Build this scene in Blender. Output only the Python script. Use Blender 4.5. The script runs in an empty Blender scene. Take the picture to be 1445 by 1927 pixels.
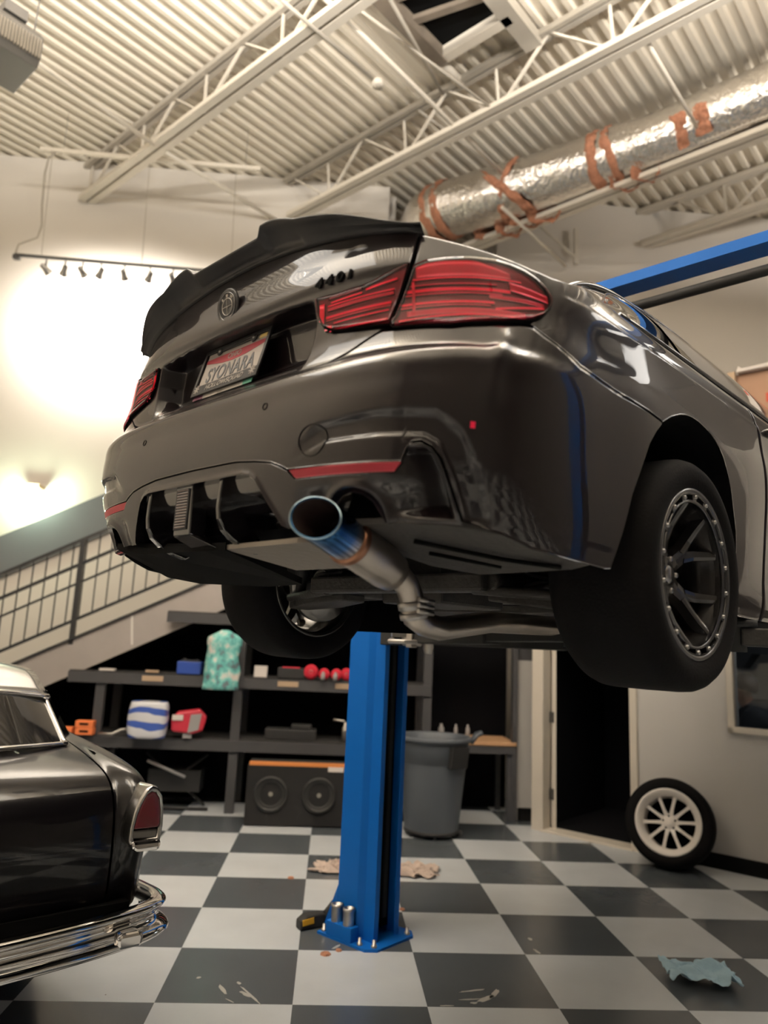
import bpy, bmesh, math, random
from mathutils import Vector as V, Matrix, noise
random.seed(7)
PI = math.pi
C = bpy.context.scene.collection
sc = bpy.context.scene

# ------------------------------------------------------------------ camera
cam = bpy.data.objects.new('camera', bpy.data.cameras.new('camera')); C.objects.link(cam)
cam.data.sensor_fit = 'VERTICAL'; cam.data.sensor_height = 36.0
cam.data.lens = 1381.94 / 1927 * 36.0
def cam_rot(p, r, yaw):
    cy, sy, cp, sp = math.cos(yaw), math.sin(yaw), math.cos(p), math.sin(p)
    f = V((-sy*cp, cy*cp, sp)); rt = V((cy, sy, 0)); up = rt.cross(f)
    c, s = math.cos(r), math.sin(r)
    X = c*rt + s*up; Y = -s*rt + c*up; Z = -f
    return Matrix(((X.x, Y.x, Z.x), (X.y, Y.y, Z.y), (X.z, Y.z, Z.z)))
cam.matrix_world = Matrix.Translation((0, 0, 1.5776)) @ cam_rot(.186268, .0446761, -.0623424).to_4x4()
cam.data.dof.use_dof = True; cam.data.dof.focus_distance = 2.55; cam.data.dof.aperture_fstop = 1.7
cam.data.clip_start = .05
sc.camera = cam
sc.view_settings.view_transform = 'Standard'; sc.view_settings.look = 'None'
sc.view_settings.gamma = 1; sc.view_settings.use_curve_mapping = False
sc.view_settings.exposure = 0.24
sc.cycles.use_denoising = True
sc.cycles.max_bounces = 8; sc.cycles.diffuse_bounces = 4; sc.cycles.glossy_bounces = 5
sc.cycles.transparent_max_bounces = 8
sc.cycles.caustics_reflective = False; sc.cycles.caustics_refractive = False
sc.cycles.sample_clamp_indirect = 4.0

# ------------------------------------------------------------------ world and added fill lamps
w = bpy.data.worlds.new('world'); sc.world = w; w.use_nodes = True
w.node_tree.nodes['Background'].inputs[0].default_value = (.8, .85, 1, 1)
w.node_tree.nodes['Background'].inputs[1].default_value = .02
def area(name, loc, rot, sx, sy, power, col):
    l = bpy.data.lights.new(name, 'AREA'); l.shape = 'RECTANGLE'; l.size = sx; l.size_y = sy
    l.energy = power; l.color = col
    o = bpy.data.objects.new(name, l); C.objects.link(o); o.location = loc; o.rotation_euler = rot
    return o
WARM = (1.0, .93, .84)
R45 = -PI/4
# added fixtures out of view give fill light: all shine up, some down
ADDED_STRIPS = [(-3.4, 2.2, 6.2, 480), (-.6, 3.0, 6.3, 520), (2.6, 2.6, 6.3, 500), (-2.4, -1.4, 4.9, 260), (1.8, -1.8, 4.9, 220), (6.4, 4.2, 6.2, 260)]
for (x, y, z, up) in ADDED_STRIPS:
    area('fill_uplight', (x, y, z+.06), (PI, 0, R45), 2.3, .28, up*.92, WARM)
    if y > 1: area('fill_downlight', (x, y, z-.06), (0, 0, R45), 2.6, 2.0, 52, (1.0, .96, .90))

# ------------------------------------------------------------------ materials
def mat(name, col, rough=.6, metal=0., coat=0., coat_rough=.03, spec=.5, emit=None, estr=0., bump=0., bscale=40., bdist=.01, var=0., vscale=6.):
    m = bpy.data.materials.new(name); m.use_nodes = True
    nt = m.node_tree; b = nt.nodes['Principled BSDF']
    b.inputs['Base Color'].default_value = (*col, 1); b.inputs['Roughness'].default_value = rough
    b.inputs['Metallic'].default_value = metal; b.inputs['Coat Weight'].default_value = coat
    b.inputs['Coat Roughness'].default_value = coat_rough; b.inputs['Specular IOR Level'].default_value = spec
    if emit: b.inputs['Emission Color'].default_value = (*emit, 1); b.inputs['Emission Strength'].default_value = estr
    if bump or var:
        tc = nt.nodes.new('ShaderNodeTexCoord')
    if bump:
        n = nt.nodes.new('ShaderNodeTexNoise'); n.inputs['Scale'].default_value = bscale; n.inputs['Detail'].default_value = 4
        bp = nt.nodes.new('ShaderNodeBump'); bp.inputs['Strength'].default_value = bump; bp.inputs['Distance'].default_value = bdist
        nt.links.new(tc.outputs['Object'], n.inputs['Vector']); nt.links.new(n.outputs['Fac'], bp.inputs['Height'])
        nt.links.new(bp.outputs['Normal'], b.inputs['Normal'])
    if var:
        n = nt.nodes.new('ShaderNodeTexNoise'); n.inputs['Scale'].default_value = vscale; n.inputs['Detail'].default_value = 5
        mx = nt.nodes.new('ShaderNodeMix'); mx.data_type = 'RGBA'
        mx.inputs[6].default_value = (*[c*(1-var) for c in col], 1); mx.inputs[7].default_value = (*[min(1, c*(1+var)) for c in col], 1)
        nt.links.new(tc.outputs['Object'], n.inputs['Vector']); nt.links.new(n.outputs['Fac'], mx.inputs[0])
        nt.links.new(mx.outputs[2], b.inputs['Base Color'])
    return m
def emis(name, col, s):
    return mat(name, (.02, .02, .02), .5, emit=col, estr=s)
def glass(name, tint, refl=.5, rough=.0):
    m = bpy.data.materials.new(name); m.use_nodes = True; nt = m.node_tree
    for n in list(nt.nodes):
        if n.type != 'OUTPUT_MATERIAL': nt.nodes.remove(n)
    out = nt.nodes['Material Output']
    tr = nt.nodes.new('ShaderNodeBsdfTransparent'); tr.inputs[0].default_value = (*tint, 1)
    gl = nt.nodes.new('ShaderNodeBsdfGlossy'); gl.inputs['Roughness'].default_value = rough
    fr = nt.nodes.new('ShaderNodeFresnel'); fr.inputs[0].default_value = 1.5
    mu = nt.nodes.new('ShaderNodeMath'); mu.operation = 'MULTIPLY'; mu.inputs[1].default_value = refl*2
    mi = nt.nodes.new('ShaderNodeMixShader')
    nt.links.new(fr.outputs[0], mu.inputs[0]); nt.links.new(mu.outputs[0], mi.inputs[0])
    nt.links.new(tr.outputs[0], mi.inputs[1]); nt.links.new(gl.outputs[0], mi.inputs[2]); nt.links.new(mi.outputs[0], out.inputs[0])
    return m
M = dict(
 paint=mat('black_paint', (.0100, .0066, .0075), .35, 0, 1.0, .015, spec=.08, bump=.0),
 gloss=mat('gloss_black', (.008, .007, .008), .12, 0, 1.0, .03),
 satin=mat('satin_black_plastic', (.008, .0075, .009), .5, bump=.05, bscale=300),
 gap=mat('panel_gap_black', (.003, .003, .003), .9, spec=.1),
 tray=mat('underbody_plastic', (.035, .032, .030), .7, bump=.3, bscale=60, var=.3),
 dark=mat('dark_plastic', (.010, .010, .011), .7),
 cast=mat('cast_iron', (.045, .042, .04), .6, .4, bump=.4, bscale=50, var=.4),
 steel=mat('stainless_steel', (.42, .38, .34), .28, 1, bump=.06, bscale=12, var=.25, vscale=8),
 shield=mat('heat_shield', (.26, .23, .20), .5, .8, bump=.25, bscale=40),
 chrome=mat('chrome', (.80, .78, .76), .06, 1),
 chromed=mat('dull_chrome', (.45, .44, .43), .22, 1, bump=.05, bscale=60),
 alu=mat('bare_aluminium', (.55, .52, .48), .38, 1, bump=.2, bscale=200, var=.1),
 tire=mat('tyre_rubber', (.0060, .0056, .0060), .8, spec=.08, bump=.15, bscale=120, var=.25, vscale=5),
 rim=mat('black_wheel', (.055, .052, .052), .24, .75, .8, .1),
 ring=mat('grey_wheel_ring', (.10, .098, .10), .3, .85, .4, .1),
 bolt=mat('wheel_bolt_steel', (.35, .34, .33), .3, 1),
 whitew=mat('white_wheel', (.92, .86, .80), .4, 0, .3, .2),
 lamp_house=mat('lamp_housing_red', (.11, .002, .006), .35, 0, .5, .1),
 lamp_mid=mat('lamp_block_red', (.52, .004, .035), .3, 0, .6, .08),
 lamp_bar=mat('lamp_bar_red', (.95, .020, .09), .25, 0, .6, .05),
 lamp_smoke=mat('lamp_clear_block', (.10, .07, .06), .25, 0, .6, .05),
 lens=glass('red_lens', (.96, .40, .48), .30),
 refl=mat('red_reflector', (.34, .004, .022), .45, 0, .15, .1, bump=.2, bscale=400),
 glass_dark=mat('tinted_glass', (.006, .006, .007), .04, 0, 1, .01),
 pane=glass('window_glass', (.75, .78, .78), .5),
 plate=mat('plate_white', (.40, .36, .33), .4, var=.04),
 plate_red=mat('plate_red', (.35, .02, .04), .4),
 plate_ink=mat('plate_ink', (.10, .105, .12), .4),
 white=mat('white_paint', (.75, .72, .68), .5),
 sticker=mat('yellow_sticker', (.75, .55, .2), .5),
 greens=mat('green_sticker', (.05, .25, .17), .5),
 purple=mat('purple_sticker', (.12, .02, .06), .5),
 ti=None,
 wall=mat('cream_wall', (.70, .655, .595), .85, var=.03, vscale=.8, bump=.08, bscale=15),
 wallr=mat('office_grey_wall', (.53, .51, .49), .8, var=.03, vscale=1.2),
 walld=mat('dark_grey_wall', (.20, .19, .18), .85),
 wallk=mat('shade_black_wall', (.003, .003, .004), .95, spec=.1),  # black stands in for shade under the stair and behind the door
 band=mat('grey_wall_band', (.125, .135, .145), .75, var=.05),
 deck=mat('ceiling_deck_cream', (.72, .655, .55), .7, var=.04, vscale=3),
 beam=mat('joist_cream', (.70, .645, .56), .6, var=.06),
 joistd=mat('joist_shadow_paint', (.42, .385, .33), .7, var=.1),  # darker joist cream: shade painted on chords and groove; also colours wires, rods
 hatch=mat('hatch_rusty_brown', (.16, .13, .10), .8, var=.4),
 foil=mat('duct_foil', (.78, .75, .71), .20, 1.0, bump=1.0, bscale=20, bdist=.018),
 insul=mat('orange_insulation', (.50, .225, .135), .95, bump=1.0, bscale=60, bdist=.03, var=.45, vscale=26),
 grille=mat('vent_grille', (.5, .48, .45), .5),
 heater=mat('heater_grey', (.20, .195, .19), .5, .3),
 blue=mat('lift_blue', (.002, .11, .45), .55, 0, 0, .2, spec=.2, var=.06, vscale=3),
 rubber=mat('black_rubber', (.012, .012, .012), .7),
 shelf=mat('shelf_grey', (.042, .042, .046), .6, var=.15),
 shelfb=mat('shelf_board', (.018, .017, .017), .8, var=.3),
 wood=mat('pale_wood', (.48, .28, .15), .6, var=.2, vscale=10),
 orangew=mat('orange_wood_edge', (.62, .22, .06), .6),
 tan=mat('tan_tape', (.42, .30, .20), .7),
 can=mat('grey_bin_plastic', (.060, .070, .085), .55, bump=.1, bscale=120),
 jamb=mat('cream_door_frame', (.66, .60, .52), .5, var=.04),
 base=mat('black_baseboard', (.006, .006, .006), .85, spec=.1),
 rail=mat('black_railing', (.018, .018, .020), .45),
 tread=mat('galvanised_stringer', (.46, .42, .40), .42, .5, bump=.4, bscale=90, var=.12, vscale=4),
 towel=mat('blue_paper_towel', (.52, .74, .88), .9, bump=.3, bscale=120),
 rag=mat('pale_rag', (.55, .44, .38), .95, bump=.3, bscale=60, var=.35, vscale=20),
 teal=mat('teal_print', (.16, .46, .44), .7, var=.8, vscale=18),
 bluep=mat('blue_plastic', (.02, .06, .30), .5),
 pack=mat('blue_white_wrap', (.5, .52, .6), .4),
 redp=mat('red_packet', (.50, .025, .05), .5, var=.3),
 greyp=mat('grey_packet', (.3, .29, .29), .5),
 orange=mat('orange_block', (.85, .22, .07), .6),
 redpad=mat('red_foam', (.48, .010, .03), .8),
 card=mat('brown_carton', (.34, .20, .13), .8, var=.15, vscale=3),
 cardr=mat('carton_red_print', (.50, .07, .04), .7),
 paper=mat('paper_white', (.70, .64, .60), .8),
 yellow=mat('yellow_plastic', (.85, .45, .02), .4),
 skin=mat('skin', (.30, .15, .10), .6),
 hair=mat('dark_hair', (.015, .010, .009), .7),
 shirt=mat('black_shirt', (.012, .012, .014), .9),
 cone=mat('speaker_cone', (.010, .010, .010), .6, bump=.2),
 conec=mat('speaker_cap', (.42, .40, .35), .3, .7),
 box=mat('black_carpet_box', (.008, .0075, .008), .95, bump=.4, bscale=300),
 paintc=mat('classic_black_paint', (.0035, .003, .0038), .3, 0, .65, .03, spec=.1),
 silver=mat('silver_roof_paint', (.34, .33, .32), .22, .8, 1.0, .05),
 redlens=mat('dark_red_lens', (.12, .004, .012), .15, 0, 1, .05),
 clear=mat('grey_lens', (.20, .19, .18), .25, .3, .8, .1),
 bulb=emis('track_lamp_glow', (1, .88, .72), 60),
 bulbg=emis('wall_lamp_glow', (.80, 1, .80), 14),
 led=emis('strip_light_tube', (1, .9, .76), 9),
)
# titanium exhaust tip: blue heat tint fading to straw along its own length
def ti_mat():
    m = mat('heat_tinted_titanium', (.3, .3, .35), .16, 1); nt = m.node_tree; b = nt.nodes['Principled BSDF']
    tc = nt.nodes.new('ShaderNodeTexCoord'); sp = nt.nodes.new('ShaderNodeSeparateXYZ'); cr = nt.nodes.new('ShaderNodeValToRGB')
    mr = nt.nodes.new('ShaderNodeMapRange'); mr.inputs[1].default_value = 0; mr.inputs[2].default_value = .16
    e = cr.color_ramp.elements; e[0].position = 0; e[0].color = (.03, .10, .20, 1); e[1].position = 1; e[1].color = (.30, .14, .07, 1)
    for p, c in ((.30, (.015, .06, .16, 1)), (.52, (.06, .15, .36, 1)), (.66, (.30, .30, .36, 1)), (.80, (.45, .36, .26, 1)), (.9, (.3, .13, .06, 1))):
        q = e.new(p); q.color = c
    nt.links.new(tc.outputs['Object'], sp.inputs[0]); nt.links.new(sp.outputs['Y'], mr.inputs[0])
    nt.links.new(mr.outputs[0], cr.inputs[0]); nt.links.new(cr.outputs[0], b.inputs['Base Color'])
    return m
M['ti'] = ti_mat()
# checkerboard floor, 0.61 m squares, with chips and scuffs of its own
def floor_mat():
    m = bpy.data.materials.new('checker_floor'); m.use_nodes = True; nt = m.node_tree; b = nt.nodes['Principled BSDF']
    N, L = nt.nodes.new, nt.links.new
    tc = N('ShaderNodeTexCoord'); mp = N('ShaderNodeMapping'); mp.inputs['Location'].default_value = (.69333+.6096*20, -3.66135+.6096*20, .3)
    ck = N('ShaderNodeTexChecker'); ck.inputs['Scale'].default_value = 1/.6096
    mp.vector_type = 'POINT'
    L(tc.outputs['Object'], mp.inputs[0]); L(mp.outputs[0], ck.inputs[0])
    ck.inputs[2].default_value = (.084, .096, .108, 1); ck.inputs[1].default_value = (.70, .735, .77, 1)
    n1 = N('ShaderNodeTexNoise'); n1.inputs['Scale'].default_value = 2.2; n1.inputs['Detail'].default_value = 6
    mx = N('ShaderNodeMix'); mx.data_type = 'RGBA'; mx.blend_type = 'MULTIPLY'; mx.inputs[0].default_value = 1
    r1 = N('ShaderNodeMapRange'); r1.inputs[3].default_value = .82; r1.inputs[4].default_value = 1.12
    L(tc.outputs['Object'], n1.inputs[0]); L(n1.outputs['Fac'], r1.inputs[0]); L(ck.outputs['Color'], mx.inputs[6]); L(r1.outputs[0], mx.inputs[7])
    # small light chips and dark specks
    v = N('ShaderNodeTexVoronoi'); v.inputs['Scale'].default_value = 5.5; v.inputs['Randomness'].default_value = 1
    n2 = N('ShaderNodeTexNoise'); n2.inputs['Scale'].default_value = 3.
    a = N('ShaderNodeMath'); a.operation = 'MULTIPLY_ADD'; a.inputs[1].default_value = .11; a.inputs[2].default_value = -.048
    lt = N('ShaderNodeMath'); lt.operation = 'LESS_THAN'
    L(tc.outputs['Object'], v.inputs[0]); L(tc.outputs['Object'], n2.inputs[0]); L(n2.outputs['Fac'], a.inputs[0])
    L(v.outputs['Distance'], lt.inputs[0]); L(a.outputs[0], lt.inputs[1])
    cc = N('ShaderNodeMix'); cc.data_type = 'RGBA'; L(lt.outputs[0], cc.inputs[0]); L(mx.outputs[2], cc.inputs[6])
    gt = N('ShaderNodeMath'); gt.operation = 'GREATER_THAN'; gt.inputs[1].default_value = .5
    L(ck.outputs['Fac'], gt.inputs[0])
    c3 = N('ShaderNodeMix'); c3.data_type = 'RGBA'; c3.inputs[7].default_value = (.10, .06, .045, 1); c3.inputs[6].default_value = (.35, .34, .32, 1)
    L(gt.outputs[0], c3.inputs[0]); L(c3.outputs[2], cc.inputs[7])
    L(cc.outputs[2], b.inputs['Base Color'])
    n3 = N('ShaderNodeTexNoise'); n3.inputs['Scale'].default_value = 1.5; n3.inputs['Detail'].default_value = 5
    r3 = N('ShaderNodeMapRange'); r3.inputs[3].default_value = .20; r3.inputs[4].default_value = .28
    L(tc.outputs['Object'], n3.inputs[0]); L(n3.outputs['Fac'], r3.inputs[0]); L(r3.outputs[0], b.inputs['Roughness'])
    n4 = N('ShaderNodeTexNoise'); n4.inputs['Scale'].default_value = 30; n4.inputs['Detail'].default_value = 2
    bp = N('ShaderNodeBump'); bp.inputs['Strength'].default_value = .02; bp.inputs['Distance'].default_value = .02
    L(tc.outputs['Object'], n4.inputs[0]); L(n4.outputs['Fac'], bp.inputs['Height']); L(bp.outputs['Normal'], b.inputs['Normal'])
    b.inputs['Specular IOR Level'].default_value = .45
    return m
M['floor'] = floor_mat()
def wrap_mat():
    m = mat('blue_white_towel_wrap', (.6, .6, .65), .3); nt = m.node_tree; b = nt.nodes['Principled BSDF']
    tc = nt.nodes.new('ShaderNodeTexCoord'); wv = nt.nodes.new('ShaderNodeTexWave'); wv.bands_direction = 'Z'
    wv.inputs['Scale'].default_value = 2.6; wv.inputs['Distortion'].default_value = 5; wv.inputs['Detail'].default_value = 2
    cr = nt.nodes.new('ShaderNodeValToRGB'); cr.color_ramp.interpolation = 'CONSTANT'
    e = cr.color_ramp.elements; e[0].color = (.05, .10, .38, 1); e[1].position = .38; e[1].color = (.72, .72, .76, 1)
    nt.links.new(tc.outputs['Object'], wv.inputs[0]); nt.links.new(wv.outputs['Fac'], cr.inputs[0]); nt.links.new(cr.outputs[0], b.inputs['Base Color'])
    return m
M['wrap'] = wrap_mat()
def print_mat():
    m = mat('teal_floral_print', (.16, .46, .44), .7); nt = m.node_tree; b = nt.nodes['Principled BSDF']
    tc = nt.nodes.new('ShaderNodeTexCoord'); n = nt.nodes.new('ShaderNodeTexNoise'); n.inputs['Scale'].default_value = 11; n.inputs['Detail'].default_value = 3
    cr = nt.nodes.new('ShaderNodeValToRGB'); e = cr.color_ramp.elements; e[0].position = .36; e[0].color = (.10, .13, .15, 1); e[1].position = .66; e[1].color = (.75, .68, .62, 1)
    for p, c in ((.44, (.10, .38, .37, 1)), (.53, (.22, .56, .52, 1)), (.60, (.50, .62, .58, 1))):
        q = e.new(p); q.color = c
    nt.links.new(tc.outputs['Object'], n.inputs[0]); nt.links.new(n.outputs['Fac'], cr.inputs[0]); nt.links.new(cr.outputs[0], b.inputs['Base Color'])
    return m
M['teal'] = print_mat()

# ------------------------------------------------------------------ mesh helpers
class MB:
    def __init__(s): s.v = []; s.f = []; s.m = []; s.s = []
    def face(s, ids, m=0, sm=False): s.f.append(tuple(ids)); s.m.append(m); s.s.append(sm)
    def add(s, pts): n = len(s.v); s.v += [tuple(p) for p in pts]; return n
    def box(s, c, d, R=None, m=0):
        R = R or Matrix.Identity(3); c = V(c)
        n = s.add([c + R @ V((x*d[0]/2, y*d[1]/2, z*d[2]/2)) for x in (-1, 1) for y in (-1, 1) for z in (-1, 1)])
        for q in ((0, 1, 3, 2), (4, 6, 7, 5), (0, 4, 5, 1), (2, 3, 7, 6), (0, 2, 6, 4), (1, 5, 7, 3)): s.face([n+i for i in q], m)
        return s
    def bar(s, a, b, wd, ht, m=0, up=(0, 0, 1)):     # rectangular bar from a to b
        a, b = V(a), V(b); d = b-a; L = d.length; x = d/L; u = V(up); y = u.cross(x)
        if y.length < 1e-4: y = V((0, 1, 0)).cross(x)
        y.normalize(); z = x.cross(y)
        return s.box((a+b)/2, (L, wd, ht), Matrix((x, y, z)).transposed(), m)
    def tube(s, pts, r, n=10, m=0, cap=True, sm=True):
        pts = [V(p) for p in pts]; k = len(pts); rs = r if hasattr(r, '__len__') else [r]*k
        t0 = (pts[1]-pts[0]).normalized(); up = V((0, 0, 1)) if abs(t0.z) < .9 else V((1, 0, 0))
        y = up.cross(t0).normalized(); rings = []
        for i, p in enumerate(pts):
            t = ((pts[min(i+1, k-1)]-p).normalized() + (p-pts[max(i-1, 0)]).normalized()).normalized() if 0 < i < k-1 else ((pts[1]-pts[0]) if i == 0 else (pts[-1]-pts[-2])).normalized()
            y = (y - t*y.dot(t)).normalized(); z = t.cross(y)
            rings.append(s.add([p + (y*math.cos(2*PI*j/n) + z*math.sin(2*PI*j/n))*rs[i] for j in range(n)]))
        for i in range(k-1):
            for j in range(n): s.face((rings[i]+j, rings[i]+(j+1) % n, rings[i+1]+(j+1) % n, rings[i+1]+j), m, sm)
        if cap:
            s.face([rings[0]+j for j in range(n)][::-1], m); s.face([rings[-1]+j for j in range(n)], m)
        return s
    def lathe(s, prof, o=(0, 0, 0), ax=(0, 0, 1), n=32, m=0, sm=True, a0=0., a1=2*PI, mf=None):   # prof of (r, h) along the axis
        o = V(o); ax = V(ax).normalized(); up = V((1, 0, 0)) if abs(ax.x) < .9 else V((0, 0, 1))
        x = (up - ax*up.dot(ax)).normalized(); y = ax.cross(x); full = abs(a1-a0-2*PI) < 1e-6
        c = n if full else n+1
        rings = [s.add([o + ax*h + (x*math.cos(a0+(a1-a0)*j/n) + y*math.sin(a0+(a1-a0)*j/n))*r for j in range(c)]) for r, h in prof]
        for i in range(len(prof)-1):
            for j in range(n):
                k = (j+1) % c
                s.face((rings[i]+j, rings[i]+k, rings[i+1]+k, rings[i+1]+j), mf(i) if mf else m, sm)
        return s
    def prism(s, poly, f, d, m=0):            # polygon in (u,v) mapped by f(u,v,w), w from 0 to d
        k = len(poly); a = s.add([f(u, v, 0) for u, v in poly]); b = s.add([f(u, v, d) for u, v in poly])
        s.face([a+i for i in range(k)][::-1], m); s.face([b+i for i in range(k)], m)
        for i in range(k): s.face((a+i, a+(i+1) % k, b+(i+1) % k, b+i), m)
        return s
    def grid(s, P, m=0, sm=True, flip=False):
        r = [s.add(row) for row in P]; k = len(P[0])
        for i in range(len(P)-1):
            for j in range(k-1):
                q = (r[i]+j, r[i]+j+1, r[i+1]+j+1, r[i+1]+j); s.face(q[::-1] if flip else q, m, sm)
        return s
    def build(s, name, mats, parent=None, bevel=0, merge=False, solid=0, subsurf=0, loc=None, rot=None):
        me = bpy.data.meshes.new(name); me.from_pydata(s.v, [], s.f)
        if not isinstance(mats, (list, tuple)): mats = [mats]
        for q in mats: me.materials.append(M[q] if isinstance(q, str) else q)
        me.polygons.foreach_set('material_index', s.m); me.polygons.foreach_set('use_smooth', s.s)
        if merge:
            bm = bmesh.new(); bm.from_mesh(me); bmesh.ops.remove_doubles(bm, verts=bm.verts, dist=merge if merge is not True else 2e-5); bm.to_mesh(me); bm.free()
        me.update(); o = bpy.data.objects.new(name, me); C.objects.link(o)
        if parent: o.parent = parent
        if loc is not None: o.location = loc
        if rot is not None: o.rotation_euler = rot
        if solid: q = o.modifiers.new('solid', 'SOLIDIFY'); q.thickness = solid; q.offset = -1
        if bevel:
            q = o.modifiers.new('bevel', 'BEVEL'); q.width = bevel; q.segments = 2; q.limit_method = 'ANGLE'; q.angle_limit = .7
        if subsurf: q = o.modifiers.new('sub', 'SUBSURF'); q.levels = q.render_levels = subsurf
        return o
def tag(o, label=None, cat=None, group=None, kind=None):
    for k, v in (('label', label), ('category', cat), ('group', group), ('kind', kind)):
        if v: o[k] = v
    return o
def thing(name, label, cat, loc=(0, 0, 0), rotz=0., group=None):
    o = bpy.data.objects.new(name, None); C.objects.link(o); o.location = loc; o.rotation_euler = (0, 0, rotz)
    o.empty_display_size = .1
    return tag(o, label, cat, group)
def struct(o): o['kind'] = 'structure'; return o
def lab(o, l): o['label'] = l; return o
def dup(root, loc, rotz, label=None, group=None):
    r = root.copy(); C.objects.link(r); r.location = loc; r.rotation_euler = (0, 0, rotz)
    if label: r['label'] = label
    if group: r['group'] = group
    for ch in list(root.children):
        c = ch.copy(); C.objects.link(c); c.parent = r
        for g in list(ch.children):
            d = g.copy(); C.objects.link(d); d.parent = c
    return r
def lerp_tab(tab, x):
    if x <= tab[0][0]: return tab[0][1]
    for (a, p), (b, q) in zip(tab, tab[1:]):
        if x <= b: return p + (q-p)*(x-a)/(b-a)
    return tab[-1][1]
def sstep(a, b, x):
    t = max(0, min(1, (x-a)/(b-a))) if a != b else float(x > a); return t*t*(3-2*t)
def text_obj(name, txt, size, mt, parent, Mx, ext=.002, sx=1., spacing=1., shear=0., align='CENTER', bold=0.):
    cu = bpy.data.curves.new(name, 'FONT'); cu.body = txt; cu.size = size; cu.extrude = ext; cu.align_x = align; cu.align_y = 'CENTER'
    cu.space_character = spacing; cu.shear = shear; cu.offset = bold
    t = bpy.data.objects.new(name+'_c', cu); C.objects.link(t)
    dg = bpy.context.evaluated_depsgraph_get(); me = bpy.data.meshes.new_from_object(t.evaluated_get(dg))
    bpy.data.objects.remove(t); me.materials.clear(); me.materials.append(M[mt])
    o = bpy.data.objects.new(name, me); C.objects.link(o); o.parent = parent
    o.matrix_local = Mx @ Matrix.Diagonal((sx, 1, 1, 1))
    return o
def crumple(n, m, f, amp, sc_, seed, mt, name, parent=None):
    mb = MB(); P = []
    for i in range(n+1):
        row = []
        for j in range(m+1):
            p = V(f(i/n, j/m)); q = p*sc_ + V((seed, 0, 0)); nv = noise.noise_vector(q)*amp + noise.noise_vector(q*2.3)*amp*.45
            p = p + V((nv.x*.6, nv.y*.6, abs(nv.z))); row.append(p)
        P.append(row)
    mb.grid(P); return mb.build(name, mt, parent, solid=.003)

# ------------------------------------------------------------------ the room
S2 = math.sqrt(.5)
def ab(a, b, z): return V(((a-b)*S2, (a+b)*S2, z))
YW = 8.6; HC = 7.5
FLOOR = struct(MB().box((.75, 1.8, -.05), (15.5, 13.8, .1)).build('floor', 'floor'))
struct(MB().box((-3.05, YW+.1, HC/2), (6.95, .2, HC)).build('wall_back', 'wall'))
struct(MB().box((4.95, YW+.1, HC/2), (6.2, .2, HC)).build('wall_back_right', 'wall'))
mb = MB(); mb.box((.475, YW+1.0, HC/2), (.1, 1.6, HC)); mb.box((1.81, YW+1.0, HC/2), (.1, 1.6, HC)); mb.box((1.14, YW+1.85, HC/2), (1.44, .1, HC))
struct(mb.build('wall_recess', 'wall'))
struct(MB().box((-6.6, 1.8, HC/2), (.2, 13.8, HC)).build('wall_left', 'wall'))
struct(MB().box((8.1, 1.8, HC/2), (.2, 13.8, HC)).build('wall_right', 'walld'))
struct(MB().box((.75, -5.2, HC/2), (15.5, .2, HC)).build('wall_front', 'walld'))
# ribbed steel deck: trapezoid ribs running along the (1,1) diagonal
mb = MB(); prof = []; b = -10.4; P = .1524; d = .045
while b < 12.5:
    for db, dz in ((0, 0), (.032, 0), (.05, d), (.118, d), (.1356, 0)): prof.append((b+db, HC+dz))
    b += P
A0_, A1_ = -8.5, 13.
r0 = mb.add([ab(A0_, q, z) for q, z in prof]); r1 = mb.add([ab(A1_, q, z) for q, z in prof])
for i in range(len(prof)-1): mb.face((r0+i, r1+i, r1+i+1, r0+i+1))
k = mb.add([ab(A0_, -10.4, HC+.15), ab(A1_, -10.4, HC+.15), ab(A1_, 12.6, HC+.15), ab(A0_, 12.6, HC+.15)]); mb.face((k, k+1, k+2, k+3))
struct(mb.build('ceiling', 'deck'))

# open-web joists
def joist(a, zb, zt, b0, b1, label, at=None, web=True):
    at = a if at is None else at
    t = thing('roof_joist', label, 'joist', ab(a, (b0+b1)/2, zb), 0, 'roof joists')
    o = ab(a, (b0+b1)/2, zb); f = lambda p: p - o
    mb = MB()
    for s in (-.055, .055): mb.bar(f(ab(a+s, b0, zb)), f(ab(a+s, b1, zb)), .078, .055)
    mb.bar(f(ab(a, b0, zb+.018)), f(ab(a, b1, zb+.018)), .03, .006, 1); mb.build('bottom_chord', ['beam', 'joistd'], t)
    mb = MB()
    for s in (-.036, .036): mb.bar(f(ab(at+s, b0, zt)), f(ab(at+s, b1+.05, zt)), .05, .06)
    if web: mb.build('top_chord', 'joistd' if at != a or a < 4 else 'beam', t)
    if web:
        nb = 5.97-1.205*12
        while nb < b1:
            if nb > b0+.7:
                w_ = MB(); w_.bar(f(ab(a, nb, zb)), f(ab((a+at)/2, nb+.02, zt)), .022, .022)
                w_.bar(f(ab(a, nb, zb)), f(ab(at, nb-.60, zt)), .026, .026)
                if nb+.6 < b1: w_.bar(f(ab(a, nb, zb)), f(ab(at, nb+.60, zt)), .03, .016)
                w_.build('web_bar', 'beam', t)
            nb += 1.205
    return t
def bw(a): return YW/S2-a-.02
joist(3.68, 6.95, 7.43, -5.5, bw(3.68), 'cream open-web joist nearest the grey ceiling heater, above the track lights')
joist(5.50, 6.95, 7.43, -6.2, bw(5.5), 'cream open-web joist crossing the middle of the ceiling behind the spoiler', at=5.42)
joist(6.95, 6.60, 7.43, -5.5, 5.6, 'cream joist running directly beneath the foil duct', web=False)
joist(8.75, 6.95, 7.43, -5.0, bw(8.75), 'small far cream joist at the right beyond the foil duct')
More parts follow.
